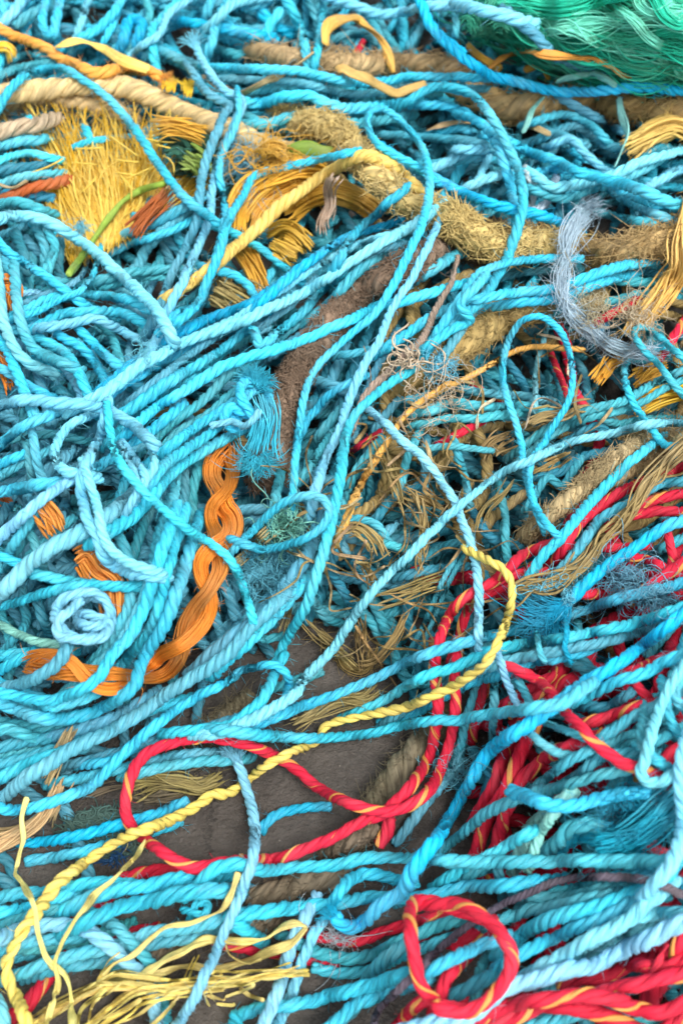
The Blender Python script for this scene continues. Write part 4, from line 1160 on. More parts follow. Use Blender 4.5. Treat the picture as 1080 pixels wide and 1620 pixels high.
FB = [("E1 130,820 250,730 350,682 450,652 600,650 750,670 900,650 1000,632 1080,612 E2 300,592 405,600",7),
      ("E1 170,820 300,722 420,640 500,602 600,610 710,622",6),
      ("E1 370,820 470,742 560,682 680,662 800,650 E2 50,642 200,612 350,578",7),
      ("E1 440,820 560,742 600,702 700,682 850,662 950,600",6.5),
      ("E1 480,820 600,762 700,702 830,672 960,662",6),
      ("E1 150,800 260,742 400,672 520,662 640,672",6),
      ("E1 560,640 700,652 830,640 960,612 E2 100,612 240,602 345,570",6.5),
      ("E1 330,830 350,742 420,690 480,640",5.5),
      ("E1 640,820 700,762 750,712",5), ("E1 780,640 800,582 830,520",4.5),
      ("E1 870,680 900,730",4), ("E1 880,690 960,700 960,690",4), ("E1 420,640 450,580 500,540",5),
      ("E1 600,700 520,750 400,800",5.5), ("E1 900,600 1000,610 1080,640 E2 40,700",5)]
for q, (s, R) in enumerate(FB):
    film('fy' if q % 3 else 'ye', R * 0.86, 7, s, 'pale yellow film strand fanned out in the frayed sheaf at lower left', group='strands of the yellow frayed sheaf', name='film_strand')

hank('bo',15,4.6,"A1 560,1010 620,930 700,850 740,800",'brownish orange fibres at the lower right foot of the yellow tuft',count=50,fr=1.6,splay=(0.4,0.5))
hank('oc',16,4.7,"A1 640,560 720,545 800,560 880,590",'golden fibres lying along the manila rope right of the yellow tuft',count=60,fr=1.5,splay=(0.6,0.2))
hank('yb',10,4.7,"A1 720,400 730,350 740,320",'small yellow tuft standing behind the manila rope',count=40,fr=1.4,splay=(0,1.2))
hank('yb',10,4.7,"A1 800,420 805,370 800,330",'second small yellow tuft behind the manila rope, right of the first',count=36,fr=1.4,splay=(0,1.2))
hank('bo',16,2.5,"B1 800,860 860,800 930,740 1000,690",'brownish orange yarn glimpsed inside the slanting blue bundle',count=34,fr=2.2)
hank('ol',18,4.2,"B1 900,330 960,360 1030,400 B2 140,420",'olive fibres under the lower end of the straw yellow rope',count=60,fr=2.2,loose=0.4)

for q in range(16):                                # finer splinters of the same film
    s = FB[q % 13][0]
    b = trace(s); b = b[:, :] + np.array([rng.normal(0, 7), rng.normal(0, 7), 0]); b[:, 2] = rng.uniform(0, 5)
    film('fy' if q % 3 else 'ye', rng.uniform(1.6, 2.8), 7.1, b[(rng.integers(0, 2) if len(b) > 3 else 0):], 'pale yellow film strand fanned out in the frayed sheaf at lower left', group='strands of the yellow frayed sheaf', name='film_strand')

# lengths lying close beside the ropes traced above, a little lower in the heap
def companions():
    new = []
    for d in ROPES:
        if d['kind'] != 'tw' or not isinstance(d['path'], str) or d['col'] not in ('cy', 'te', 'lc', 'az', 'gb', 'dt', 'pb') or not 3 <= d['L'] <= 6.5:
            continue
        c = trace(d['path']); q = spline(c)
        L = len(q) * STEP
        if L < 170 or d.get('name') or rng.uniform() > 0.58:
            continue
        tx = np.gradient(q[:, 0]); ty = np.gradient(q[:, 1]); h = np.hypot(tx, ty) + 1e-9
        o = rng.choice([-1, 1]) * d['R'] * rng.uniform(1.5, 2.0) + wander(len(q), d['R'] * 0.5, 150)
        e = np.stack([q[:, 0] - ty / h * o, q[:, 1] + tx / h * o, 0 * o], 1)[::12]
        a = int(rng.uniform(0, 0.15) * len(e)); e = e[a:len(e) - int(rng.uniform(0, 0.15) * len(e))]
        if len(e) >= 4:
            new.append(dict(kind='tw', col=str(rng.choice(['cy', 'te', 'lc', 'cy', 'te', 'gb'])), R=d['R'] * rng.uniform(0.82, 1.0), L=d['L'] - 0.6, path=e, label=None))
    ROPES.extend(new)
companions()

hank('ol',12,2.5,"D1 560,660 650,640 760,640 860,660 960,620",'tan fibres lying flat inside the red oval loop, near its top',count=40,fr=1.7,loose=0.5,splay=(0.4,0.4),hair=0.5)
hank('ol',11,2.5,"D2 330,400 420,350 520,300 640,280 700,230",'tan fibres trailing over the ground under the lashed bundle',count=40,fr=1.7,loose=0.5,splay=(0.4,0.4),hair=0.5)
hank('ol',9,2.5,"D2 420,10 500,60 560,150 640,170 700,60",'loose tan fibres on the ground below the fibre tangle',count=30,fr=1.6,loose=0.6,splay=(0.5,0.5),hair=0.6)
hank('gr',12,2.5,"E1 600,500 680,470 760,420 830,390",'frayed grey brown fibres by the tiny cyan ring',count=40,fr=1.8,loose=0.5,splay=(0.4,0.4),hair=0.5)
t('te',11,3.4,"D1 -30,540 120,505 260,470 420,420 560,370 700,310")
t('cy',11,3.6,"D1 -30,600 90,570 200,520 330,470 470,420 600,360 760,300")
t('gb',11,3.3,"D1 330,560 480,520 620,470 760,440 900,400 1090,340")
t('te',11,3.2,"D2 200,250 330,215 460,160")
# ------------------------------------------------------------------ things that are not plain ropes
def special(L, fn):
    ROPES.append(dict(kind='fn', L=L, fn=fn))

def heap_at(x, y, r=8):
    ix, iy = gidx(np.array([[x, y]]))
    k = int(r * Q)
    return float(np.median(HEAP[iy[0] - k:iy[0] + k + 1, ix[0] - k:ix[0] + k + 1]))

def poly_splat(P2, R, f):
    splat(P2, R, f)

def brush_tuft():
    """the big yellow tuft: hundreds of film fibres standing up out of the heap and fanning out"""
    F, m = 760, 12
    u = rng.uniform(0, 1, F)
    v = rng.uniform(0, 1, F)
    t = np.linspace(0, 1, m)[None, :]
    bx = 115 + 140 * u + rng.normal(0, 12, F); by = 428 - 60 * u - 40 * v
    tipx = 25 + 285 * u + rng.normal(0, 24, F); tipy = 112 + 95 * np.abs(u - 0.3) + rng.uniform(0, 70, F)
    r = rng.uniform(0.5, 1.0, F)
    tt = t * r[:, None]
    d0 = heap_at(175, 330, 30) * (1 - 24 * PX)
    cid = (u * 11 + rng.normal(0, 0.5, F)).astype(int) % 12
    cb = rng.normal(0, 20, 12)[cid]; tipx = tipx + cb; tipy = tipy + rng.normal(0, 22, 12)[cid]
    c = (rng.normal(0, 15, F) + cb * 0.5)[:, None]; c2 = rng.normal(0, 6, F)[:, None]
    x = bx[:, None] * (1 - tt) + tipx[:, None] * tt + c * np.sin(tt * np.pi) + 2.0 * c2 * np.sin(t * 5 + c) * t + rng.normal(0, 20, F)[:, None] * t ** 3
    y = by[:, None] * (1 - tt) + tipy[:, None] * tt + (np.abs(rng.normal(0, 22, F)) * r)[:, None] * t ** 3
    clump = 9 * np.sin(u * 23 + 1.3 * np.sin(u * 9))[:, None]
    dome = 30 * np.sin(np.clip(u, 0.02, 0.98) * np.pi)[:, None] ** 0.5 * (0.5 + 0.5 * v[:, None])
    lift = (dome + clump) * np.sin(np.clip(0.15 + tt * 0.9, 0, 1) * np.pi) ** 0.8 + rng.uniform(-4, 16, F)[:, None] * t
    slope = ground_depth(x, np.where(y > 330, y, 330 + (y - 330) * 0.55)) / ground_depth(175., 330.)
    d = d0 * slope - lift * d0 * PX
    mb = Mesh()
    mb.tubes(place(x, y, d), rng.uniform(0.8, 1.9, F)[:, None] * (1 - 0.45 * t) * d0 * PX, k=5, flat=0.4, ang=rng.uniform(0, 3, F)[:, None] + t * 1.2, vscale=250)
    o = mb.build('fibre_tuft', 'yel', (234, 186, 46))
    mp = Mesh(); s = rng.uniform(0, 1, F) < 0.3
    mp.tubes(place(x[s] + rng.normal(0, 3, (s.sum(), 1)), y[s] - 6 * t, d[s] - 5 * d0 * PX), rng.uniform(0.9, 1.9, s.sum())[:, None] * (1 - 0.45 * t) * d0 * PX, k=5, flat=0.4, ang=rng.uniform(0, 3, s.sum())[:, None] + t, vscale=250)
    mp.build('pale_fibre', 'yel', (246, 214, 104), parent=o)
    tag(o, 'bushy tuft of golden yellow fibres standing up at upper left', 'fibre tuft')
    mw = Mesh()
    n2 = 16
    a = rng.uniform(0, 6.28, n2)
    xs = rng.uniform(100, 290, n2); ys = rng.uniform(220, 330, n2)
    tt = np.linspace(0, 1, 8)[None, :]
    L = rng.uniform(25, 60, n2)[:, None]
    X = xs[:, None] + np.cos(a)[:, None] * L * tt + rng.normal(0, 10, n2)[:, None] * tt ** 2
    Y = ys[:, None] + np.sin(a)[:, None] * L * tt + rng.normal(0, 10, n2)[:, None] * tt ** 2
    mw.tubes(place(X, Y, d0 - (42 + 8 * np.sin(tt * 3)) * d0 * PX + 0 * X), 1.3 * d0 * PX * np.ones((n2, 8)), k=4, flat=0.5, vscale=250)
    mw.build('stray_fibre', 'yel', (240, 205, 90), parent=o)
    for k in range(0, F, 3):
        p2 = np.stack([x[k], y[k]], 1)
        splat(p2, 5, d[k])

def green_lump():
    """dark green crumpled cloth beside the tuft"""
    hankpath = "A1 690,640 770,610 850,660 880,740 820,800"
    d = dict(kind='bu', col='dg', R=30, L=0, path=hankpath, count=60, fr=4.0, loose=0.8, name='net_scrap', cat='net scrap', group='net scraps in the heap',
             label='dark mossy green net scrap tucked right of the yellow tuft')
    make_rope(d)
    d = dict(kind='bu', col='gs', R=16, L=0, path="A1 780,660 840,700 860,760", count=26, fr=2.5, loose=0.4, name='net_scrap', cat='net scrap', group='net scraps in the heap',
             label='brighter green fibres lying on the dark mossy net scrap')
    make_rope(d)

def orange_braid():
    c = trace("C1 985,50 950,150 955,250 935,340 950,430 920,530 900,620 890,700 855,790 815,860 770,930 720,985 660,1030 580,1060 480,1070 380,1050 280,1015 180,1005 100,1010")
    q = spline(c); p = q[:, :2]; n = len(p)
    R = 25
    f = drape(p, 20, wfac=1.6)
    splat(p, 24, f)
    tx = np.gradient(p[:, 0]); ty = np.gradient(p[:, 1]); qn = np.hypot(tx, ty)
    nx, ny = -ty / qn, tx / qn
    s = np.arange(n) * STEP
    ph = s / 175 * 2 * np.pi + wander(n, 0.3, 120)
    root = None
    px = f.mean() * PX
    for k in range(2):
        a = ph + k * np.pi
        o = (14.5 + wander(n, 3, 70)) * np.sin(a); dd = 10 * np.cos(a)
        cx = p[:, 0] + nx * o; cy = p[:, 1] + ny * o
        mb = Mesh()
        bundle(mb, np.stack([cx, cy], 1), f - (dd + 4) * px, 10.8 * (1 + wander(n, 0.22, 60)), 64, 1.7, loose=0.22, splay=(0, 0.35), k=6, flat=0.75, wl=120, twist=0.06)
        nm = 'braid_strand'
        if root is None:
            P0 = place(p[:1, 0], p[:1, 1], f[:1])[0]
            root = bpy.data.objects.new('orange_rope', None)
            COL.objects.link(root); root.location = P0
            tag(root, 'thick loosely twisted orange yarn rope hanging down left of centre', 'rope')
        mb.build(nm, 'yel', hsv_jit(PAL['or'], 0.05), parent=root)
    mb = Mesh()
    P = place(p[:, 0], p[:, 1], f - 8 * px)
    hairs(mb, P, np.full(n, 18 * px), 130, length=20, thick=0.5, px=px)
    mb.build('stray_fibre', 'yel', (236, 150, 60), parent=root)

def pale_knot():
    path = ("C1 350,850 330,800 345,740 400,715 455,740 480,800 460,860 400,880 330,885 270,850 240,790 265,735 330,705 400,690 450,720 "
            "470,780 430,830 370,835 335,815 350,790 410,800 470,830 440,880 370,895 300,890 255,880 250,830 300,770 360,720")
    make_rope(dict(kind='tw', col='pb', R=12, L=0, path=path, name='knot', cat='knot', label='round pale blue balled knot at middle left', jit=0.02,
                   group='knots in the heap', wf=1.6, squash=0.7))

def cyan_knot():
    """the brushed out cyan knot above the orange rope"""
    o = make_rope(dict(kind='tw', col='cy', R=12, L=0, path="B1 1000,920 1030,800 1080,740 B2 170,730 230,760 210,830 140,850 70,820 40,870 90,920 160,890 150,840 110,780 120,720 170,690",
                       name='knot', cat='knot', label='chunky cyan knot with a brushed out top, above the orange rope', group='knots in the heap', wf=1.5, squash=0.7))
    mb = Mesh()
    d = heap_at(400, 600, 14)
    for dirx, diry, ln, cnt in ((-0.5, -1, 26, 70), (0.3, -1, 30, 90), (-1, -0.4, 26, 60), (0.9, -0.6, 26, 60), (0, -1, 24, 60)):
        tuft_fibres(mb, np.array([403, 610]), np.array([dirx, diry]), d, 17, cnt, ln, spread=0.8, thick=0.9, curl=0.4, lift=0.8)
    mb.build('brushed_top', 'poly', PAL['cy'], parent=o)
    hk = trace("B2 200,760 220,850 200,950 180,1030")
    q = spline(hk); p = q[:, :2]
    f = drape(p, 16)
    m2 = Mesh(); bundle(m2, p, f, 20, 90, 1.1, loose=0.3, splay=(0, 0.5))
    for dx in (-0.8, 0, 0.8):
        tuft_fibres(m2, p[-1], np.array([dx, 1.0]), f[-1], 20, 60, 34, spread=0.7, thick=0.8, curl=0.6, lift=0.5)
    splat(p, 14, f)
    m2.build('brushed_tail', 'poly', PAL['cy'], parent=o)
    make_rope(dict(kind='tw', col='lc', R=9, L=0, path="B2 -20,900 30,885 80,880 130,900 200,830", name='twine', cat='twine', label='short light blue twine wrapped round the cyan knot'))

def scruff(name, cat, col, x, y, R, count, length, thick, label, curl=0.8, group=None, mat=None, lift=0.6):
    """a frizzy tangle: fibres that wander through a flattened clump and now and then leave it"""
    m = 16
    a0 = rng.uniform(0, 6.28, count); r0 = R * np.sqrt(rng.uniform(0, 1, count))
    x0 = x + r0 * np.cos(a0); y0 = y + 0.8 * r0 * np.sin(a0)
    L = length * rng.uniform(0.5, 1.9, count) * np.where(rng.uniform(0, 1, count) < 0.12, 1.6, 1.0)
    st = (L / (m - 1))[:, None]
    k0 = rng.normal(0, 2.6, count)[:, None]; k1 = rng.normal(0, 2.2, count)[:, None]; ph = rng.uniform(0, 6.28, count)[:, None]
    t = np.linspace(0, 1, m)[None, :]
    th = rng.uniform(0, 6.28, count)[:, None] + k0 * t + k1 * np.sin(t * 6 + ph)
    X = x0[:, None] + np.cumsum(np.cos(th) * st, axis=1); Y = y0[:, None] + np.cumsum(np.sin(th) * st, axis=1)
    ix, iy = gidx(np.stack([X.ravel(), Y.ravel()], 1))
    near = HEAP[iy, ix].reshape(X.shape)
    base = np.minimum(near, heap_at(x, y, 14) + 12 * near * PX)
    base = 0.5 * base + 0.5 * base.mean(axis=1, keepdims=True)
    rr = np.clip(1 - ((X - x) ** 2 + (Y - y) ** 2) / (1.6 * R) ** 2, 0, 1)
    up = (R * 0.55 * rr + 2) * rng.uniform(0.1, 1.0, count)[:, None] + rng.uniform(0, 6, count)[:, None] * np.sin(t * 5 + ph)
    d = base - up * near * PX
    mb = Mesh()
    mb.tubes(place(X, Y, d), thick * 0.85 * rng.uniform(0.6, 1.4, count)[:, None] * near * PX * (1 - 0.4 * t), k=4, flat=0.7, ang=np.broadcast_to(ph, X.shape), vscale=250)
    o = mb.build(name, mat or MATFOR[col], hsv_jit(PAL[col], 0.03))
    tag(o, label, cat, group)
    return o

def scruffs():
    g = 'frayed fibre tangles in the heap'
    scruff('fibre_tangle', 'fibres', 'cr', 650, 572, 20, 34, 30, 2.0, 'tan hair like knot of fibres around the pinkish grey stalk', group=g)
    scruff('fibre_tangle', 'fibres', 'lc', 695, 578, 14, 119, 27, 0.84, 'small cyan fuzz beside the tan hair knot', group=g)
    scruff('fibre_tangle', 'fibres', 'mi', 452, 832, 20, 102, 43, 1.26, 'mint fibre tuft inside the flat cyan loop beside the braid', group=g)
    scruff('fibre_tangle', 'fibres', 'lc', 415, 905, 30, 340, 40, 0.95, 'frizzy cyan fibre mass right of the orange rope', group=g)
    scruff('fibre_tangle', 'fibres', 'lc', 872, 950, 30, 255, 45, 0.84, 'frizzy blue fibre mass just above the cyan lashing', group=g)
    scruff('fibre_tangle', 'fibres', 'pb', 990, 920, 28, 187, 48, 0.84, 'greyish blue fuzz between the red ropes at right', group=g)
    scruff('fibre_tangle', 'fibres', 'pb', 1035, 950, 24, 153, 45, 0.84, 'pale blue fuzz above the thick azure rope at the right edge', group=g)
    scruff('fibre_tangle', 'fibres', 'az', 990, 1290, 34, 272, 59, 0.84, 'frizzy azure fibre cloud on the azure frayed hank', group=g)
    scruff('fibre_tangle', 'fibres', 'lc', 725, 1222, 16, 68, 45, 0.73, 'pale wisps beside the thick azure rope right of the bare ground', group=g)
    scruff('fibre_tangle', 'fibres', 'wh', 535, 1490, 12, 44, 54, 0.84, 'white curling wisps below the thick azure frayed tip', group=g)
    scruff('fibre_tangle', 'fibres', 'cr', 690, 640, 44, 50, 60, 0.9, 'dull tan wisps spread above the golden twine end', group=g)
    scruff('fibre_tangle', 'fibres', 'cr', 930, 480, 24, 78, 45, 0.84, 'curly cream wisps right of the pale lilac hank', group=g)
    scruff('fibre_tangle', 'fibres', 'cr', 1010, 500, 26, 85, 54, 0.95, 'tan wisps hanging off the straw yellow braid', group=g)
    scruff('fibre_tangle', 'fibres', 'lc', 228, 560, 10, 37, 27, 0.73, 'tiny white fuzz where the two cyan twines meet the bundle', group=g)
    scruff('fibre_tangle', 'fibres', 'lc', 130, 362, 9, 51, 21, 0.73, 'little sky blue fuzz on the thick curve under the tuft', group=g)
    scruff('fibre_tangle', 'fibres', 'oc', 420, 250, 26, 102, 45, 1.05, 'ochre wisps at the upper left of the coil', group=g)
    scruff('fibre_tangle', 'fibres', 'pb', 390, 255, 26, 119, 54, 0.73, 'greyish blue wisps between the cyan twine and the ochre coil', group=g)

def green_net():
    root = bpy.data.objects.new('fishing_net', None)
    COL.objects.link(root)
    P0 = place(np.array([930.]), np.array([60.]), np.array([heap_at(930, 60, 30)]))[0]
    root.location = P0
    tag(root, 'bright green fishing net heaped in the top right corner', 'fishing net')
    def nb(path, R, count, fr, rgb, name='net_bundle', loose=0.3, splay=(0, 0), hair=0):
        q = spline(extend(trace(path))); p = q[:, :2]
        f = drape(p, R * 0.7, wfac=2.5)
        mb = Mesh(); bundle(mb, p, f, R, int(count * 1.7), fr * 0.62, loose=loose * 1.3, splay=splay, wl=80)
        splat(p, R * 0.7, f)
        mb.build(name, 'yel', rgb, parent=root)
    g1, g2, g3 = (40, 208, 172), (124, 234, 208), (30, 178, 146)
    nb("A3 160,40 300,110 450,190 600,260 760,310 920,340 1090,350", 34, 110, 1.7, g3)
    nb("A3 200,-20 330,60 480,160 640,230 800,270 960,290 1090,300", 34, 110, 1.8, g3)
    nb("A3 320,-20 450,90 600,170 780,220 950,240 1090,230", 36, 110, 1.8, g1)
    nb("A3 480,-20 620,80 760,150 900,190 1090,190", 38, 100, 1.8, g3)
    nb("A3 700,-20 820,60 940,110 1090,150", 36, 90, 1.8, g1)
    nb("A3 850,-20 950,40 1090,70", 34, 80, 1.8, g1)
    nb("A3 300,-30 400,60 500,140 640,215 780,250 920,268 1090,262", 13, 50, 1.8, g1, loose=0.5)
    nb("A3 560,-30 620,40 690,110 790,150 900,155 1000,120 1090,60", 12, 46, 1.9, g1, loose=0.4)
    nb("A3 440,60 560,110 700,105 820,85 930,70 1090,80", 12, 40, 1.8, g2, loose=0.6)
    nb("A3 700,-20 800,40 880,90 930,150 990,195 1090,215", 8, 26, 1.8, g2, loose=0.5)
    nb("A3 880,-30 900,20 960,50 1000,20 1060,-30", 9, 26, 1.8, g2, loose=0.5)
    nb("A3 960,-10 1000,70 1060,110 1100,90", 9, 26, 1.6, g1, loose=0.5)
    nb("A3 380,20 520,30 660,10 760,-20", 11, 36, 1.8, g1, loose=0.5)
    nb("A3 480,140 600,120 760,190 900,210 1000,250 1090,310", 7, 22, 1.6, g2, loose=0.8)
    for k in range(9):
        x0, y0 = rng.uniform(110, 420), rng.uniform(50, 190)
        nb("A3 %d,%d %d,%d %d,%d" % (x0, y0, x0 + rng.uniform(30, 70), y0 + rng.uniform(-40, 60), x0 + rng.uniform(70, 150), y0 + rng.uniform(-60, 60)), 12, 9, 1.0, (70, 190, 156), name='net_mesh', loose=0.8)

def green_wad():
    d = heap_at(165, 1320, 20)
    mb = Mesh()
    F, m = 420, 10
    a = rng.uniform(0, 6.28, F); r = np.sqrt(rng.uniform(0, 1, F))
    x0 = 170 + 72 * r * np.cos(a); y0 = 1318 + 42 * r * np.sin(a)
    h = 26 * np.sqrt(np.maximum(0, 1 - r ** 2)) + rng.uniform(-6, 3, F)
    t = np.linspace(0, 1, m)[None, :]
    b = rng.uniform(0, 6.28, F)[:, None]; L = rng.uniform(18, 52, F)[:, None]; cv = rng.normal(0, 1.6, F)[:, None]
    X = x0[:, None] + L * np.cos(b + cv * t) * (t - 0.5); Y = y0[:, None] + L * 0.7 * np.sin(b + cv * t) * (t - 0.5)
    rr = np.clip(1 - ((X - 170) / 84) ** 2 - ((Y - 1318) / 52) ** 2, 0, 1)
    D = d - (26 * np.sqrt(rr) + rng.uniform(-3, 3, F)[:, None]) * d * PX
    mb.tubes(place(X, Y, D), rng.uniform(0.8, 1.9, F)[:, None] * d * PX * np.ones((F, m)), k=4, flat=0.6, vscale=250)
    o = mb.build('net_scrap', 'nat', (82, 112, 104))
    tag(o, 'wad of dull green net lying on the ground left of the red oval loop', 'net scrap', 'net scraps in the heap')
    m2 = Mesh()
    tuft_fibres(m2, np.array([176, 1348]), np.array([1, 0.2]), d - 20 * d * PX, 14, 60, 26, spread=2.0, thick=1.6, curl=1.2, lift=0.2)
    m2.build('blue_patch', 'poly', (40, 84, 130), parent=o)
    for k in range(0, F, 4):
        splat(np.stack([X[k], Y[k]], 1), 6, D[k])

special(2.5, green_lump)
special(4.5, brush_tuft)
special(1.5, green_net)
special(2.6, green_wad)
special(5.8, orange_braid)
special(6.5, pale_knot)
special(7.2, cyan_knot)
special(9.5, scruffs)

CLEAR = [(560, 1250, 110, 75), (330, 1320, 95, 55), (470, 1300, 90, 60), (520, 1040, 60, 35), (640, 1310, 70, 60), (60, 1385, 50, 40), (190, 1570, 70, 55),
         (470, 1560, 120, 50), (400, 1105, 60, 22), (540, 1160, 90, 25), (430, 1420, 60, 30), (300, 1480, 60, 20)]

# ------------------------------------------------------------------ ground
def ground():
    m = bpy.data.materials.new('worn_concrete')
    m.use_nodes = True
    n, l = m.node_tree.nodes, m.node_tree.links
    p = n['Principled BSDF']
    tc = n.new('ShaderNodeTexCoord')
    def noise(scale, det, rough=0.6):
        x = n.new('ShaderNodeTexNoise'); x.inputs['Scale'].default_value = scale; x.inputs['Detail'].default_value = det; x.inputs['Roughness'].default_value = rough
        l.new(tc.outputs['Object'], x.inputs['Vector']); return x
    a, b, c = noise(9, 5), noise(420, 3, 0.7), noise(60, 6, 0.7)
    cr = n.new('ShaderNodeValToRGB')
    cr.color_ramp.elements[0].position = 0.39; cr.color_ramp.elements[0].color = (0.060, 0.050, 0.043, 1)
    cr.color_ramp.elements[1].position = 0.62; cr.color_ramp.elements[1].color = (0.150, 0.131, 0.115, 1)
    ad = n.new('ShaderNodeMath'); ad.operation = 'ADD'
    s1 = n.new('ShaderNodeMath'); s1.operation = 'MULTIPLY'; s1.inputs[1].default_value = 0.5
    s2 = n.new('ShaderNodeMath'); s2.operation = 'MULTIPLY'; s2.inputs[1].default_value = 0.5
    l.new(a.outputs['Fac'], s1.inputs[0]); l.new(c.outputs['Fac'], s2.inputs[0]); l.new(s1.outputs[0], ad.inputs[0]); l.new(s2.outputs[0], ad.inputs[1])
    l.new(ad.outputs[0], cr.inputs['Fac'])
    v = n.new('ShaderNodeTexVoronoi'); v.inputs['Scale'].default_value = 330
    l.new(tc.outputs['Object'], v.inputs['Vector'])
    gt = n.new('ShaderNodeMath'); gt.operation = 'LESS_THAN'; gt.inputs[1].default_value = 0.16
    l.new(v.outputs['Distance'], gt.inputs[0])
    g2 = n.new('ShaderNodeMath'); g2.operation = 'GREATER_THAN'; g2.inputs[1].default_value = 0.62
    l.new(b.outputs['Fac'], g2.inputs[0])
    mm = n.new('ShaderNodeMath'); mm.operation = 'MULTIPLY'; l.new(gt.outputs[0], mm.inputs[0]); l.new(g2.outputs[0], mm.inputs[1])
    mx = n.new('ShaderNodeMix'); mx.data_type = 'RGBA'; mx.inputs['B'].default_value = (0.26, 0.23, 0.19, 1)
    l.new(mm.outputs[0], mx.inputs['Factor']); l.new(cr.outputs['Color'], mx.inputs['A'])
    ck = n.new('ShaderNodeTexVoronoi'); ck.feature = 'DISTANCE_TO_EDGE'; ck.inputs['Scale'].default_value = 7
    wv = n.new('ShaderNodeVectorMath'); wv.operation = 'ADD'
    ws = n.new('ShaderNodeVectorMath'); ws.operation = 'SCALE'; ws.inputs['Scale'].default_value = 0.06
    l.new(c.outputs['Color'], ws.inputs[0]); l.new(ws.outputs[0], wv.inputs[0]); l.new(tc.outputs['Object'], wv.inputs[1]); l.new(wv.outputs[0], ck.inputs['Vector'])
    cm = n.new('ShaderNodeMapRange'); cm.inputs['From Max'].default_value = 0.012; cm.inputs['To Min'].default_value = 0.45; cm.inputs['To Max'].default_value = 1.0
    l.new(ck.outputs['Distance'], cm.inputs['Value'])
    cs = n.new('ShaderNodeVectorMath'); cs.operation = 'SCALE'
    l.new(mx.outputs['Result'], cs.inputs[0]); l.new(cm.outputs[0], cs.inputs['Scale'])
    l.new(cs.outputs[0], p.inputs['Base Color'])
    p.inputs['Roughness'].default_value = 0.85
    bp = n.new('ShaderNodeBump'); bp.inputs['Strength'].default_value = 1.0; bp.inputs['Distance'].default_value = 0.002
    sm = n.new('ShaderNodeMath'); sm.operation = 'ADD'; l.new(b.outputs['Fac'], sm.inputs[0]); l.new(c.outputs['Fac'], sm.inputs[1])
    l.new(sm.outputs[0], bp.inputs['Height']); l.new(bp.outputs[0], p.inputs['Normal'])
    me = bpy.data.meshes.new('ground')
    S = 60
    me.from_pydata([(-S, -S, 0), (S, -S, 0), (S, S, 0), (-S, S, 0)], [], [(0, 1, 2, 3)])
    me.materials.append(m)
    o = bpy.data.objects.new('ground', me); COL.objects.link(o)
    tag(o, kind='structure')

ground()

def grit():
    """sand grains and specks of fibre lying on the bare concrete"""
    mb = Mesh(); V = []
    for cx, cy, rx, ry in CLEAR:
        k = int(rx * ry / 22)
        a = rng.uniform(0, 6.28, k); r = np.sqrt(rng.uniform(0, 1.3, k))
        V.append(np.stack([cx + rx * r * np.cos(a), cy + ry * r * np.sin(a)], 1))
    V = np.vstack(V); n = len(V)
    g = place(V[:, 0], V[:, 1], ground_depth(V[:, 0], V[:, 1]))
    sz = 0.0003 + 0.0011 * rng.uniform(0, 1, n) ** 4
    dirs = rng.normal(0, 1, (n, 3)) * np.array([1, 1, 0.3]); dirs /= np.linalg.norm(dirs, axis=1, keepdims=True)
    t = np.array([-1, -0.75, 0, 0.7, 1.0])
    P = g[:, None, :] + dirs[:, None, :] * (t[None, :, None] * sz[:, None, None]) + np.array([0, 0, 1.0]) * sz[:, None, None] * 0.4
    prof = np.array([1, 0.75, 1, 0.8, 1]) * rng.uniform(0.6, 1.1, (n, 5))
    mb.tubes(P, prof * sz[:, None] * 0.8, k=6, ref=np.zeros((n, 5, 3)) + np.array([0.3, 0.2, 1.0]), vscale=300)
    k = 260
    c = rng.integers(0, n, k)
    a = rng.uniform(0, 6.28, k); L = rng.uniform(0.002, 0.008, k); cv = rng.normal(0, 1.5, k)
    tt = np.linspace(-0.5, 0.5, 7)[None, :]
    th = a[:, None] + cv[:, None] * tt
    Q3 = g[c][:, None, :] + np.stack([np.cos(th) * tt * L[:, None], np.sin(th) * tt * L[:, None], 0.0004 + 0.0006 * rng.uniform(0, 1, (k, 1)) * np.cos(tt * 3)], -1)
    mb.tubes(Q3, 0.00016 * rng.uniform(0.6, 1.5, (k, 1)) * np.ones((k, 7)), k=4, ref=np.zeros((k, 7, 3)) + np.array([0, 0, 1.0]), vscale=300)
    o = mb.build('grit', 'nat', (168, 158, 142))
    tag(o, 'scattered sand grains on the bare ground', 'grit', kind='stuff')

# ------------------------------------------------------------------ the buried inside of the heap: rope nobody could count
def clear_of_ground(p, margin=14):
    for cx, cy, rx, ry in CLEAR:
        if np.any(((p[:, 0] - cx) / (rx + margin)) ** 2 + ((p[:, 1] - cy) / (ry + margin)) ** 2 < 1):
            return False
    return True

def buried(name, cols, count, region, R=(9, 13), label=''):
    mbs = Mesh()
    done = tries = 0
    while done < count and tries < count * 12:
        tries += 1
        x, y = region()
        L = rng.uniform(250, 650)
        a = rng.normal(0.0, 0.9)
        pts = [[x, y, 0]]
        for k in range(6):
            a += rng.normal(0, 0.5)
            x += math.cos(a) * L / 6; y += math.sin(a) * L / 6
            pts.append([x, y, 0])
        c = np.array(pts)
        q = spline(c)[:, :2]
        if not clear_of_ground(q):
            continue
        sc_ = np.interp(q[:, 1].mean(), [0, 560, 1350], [0.62, 0.72, 1.0])
        r = rng.uniform(*R) * sc_
        f = drape(q, r, squash=0.6, wfac=2.0, selfcross=False)
        splat(q, r, f)
        P = place(q[:, 0], q[:, 1], f)
        strands(mbs, P, np.full(len(q), r * f.mean() * PX), k=7, yarn=0)
        done += 1
    if not mbs.n:
        return
    o = mbs.build(name, MATFOR[cols], PAL[cols])
    tag(o, label, 'rope', kind='stuff')

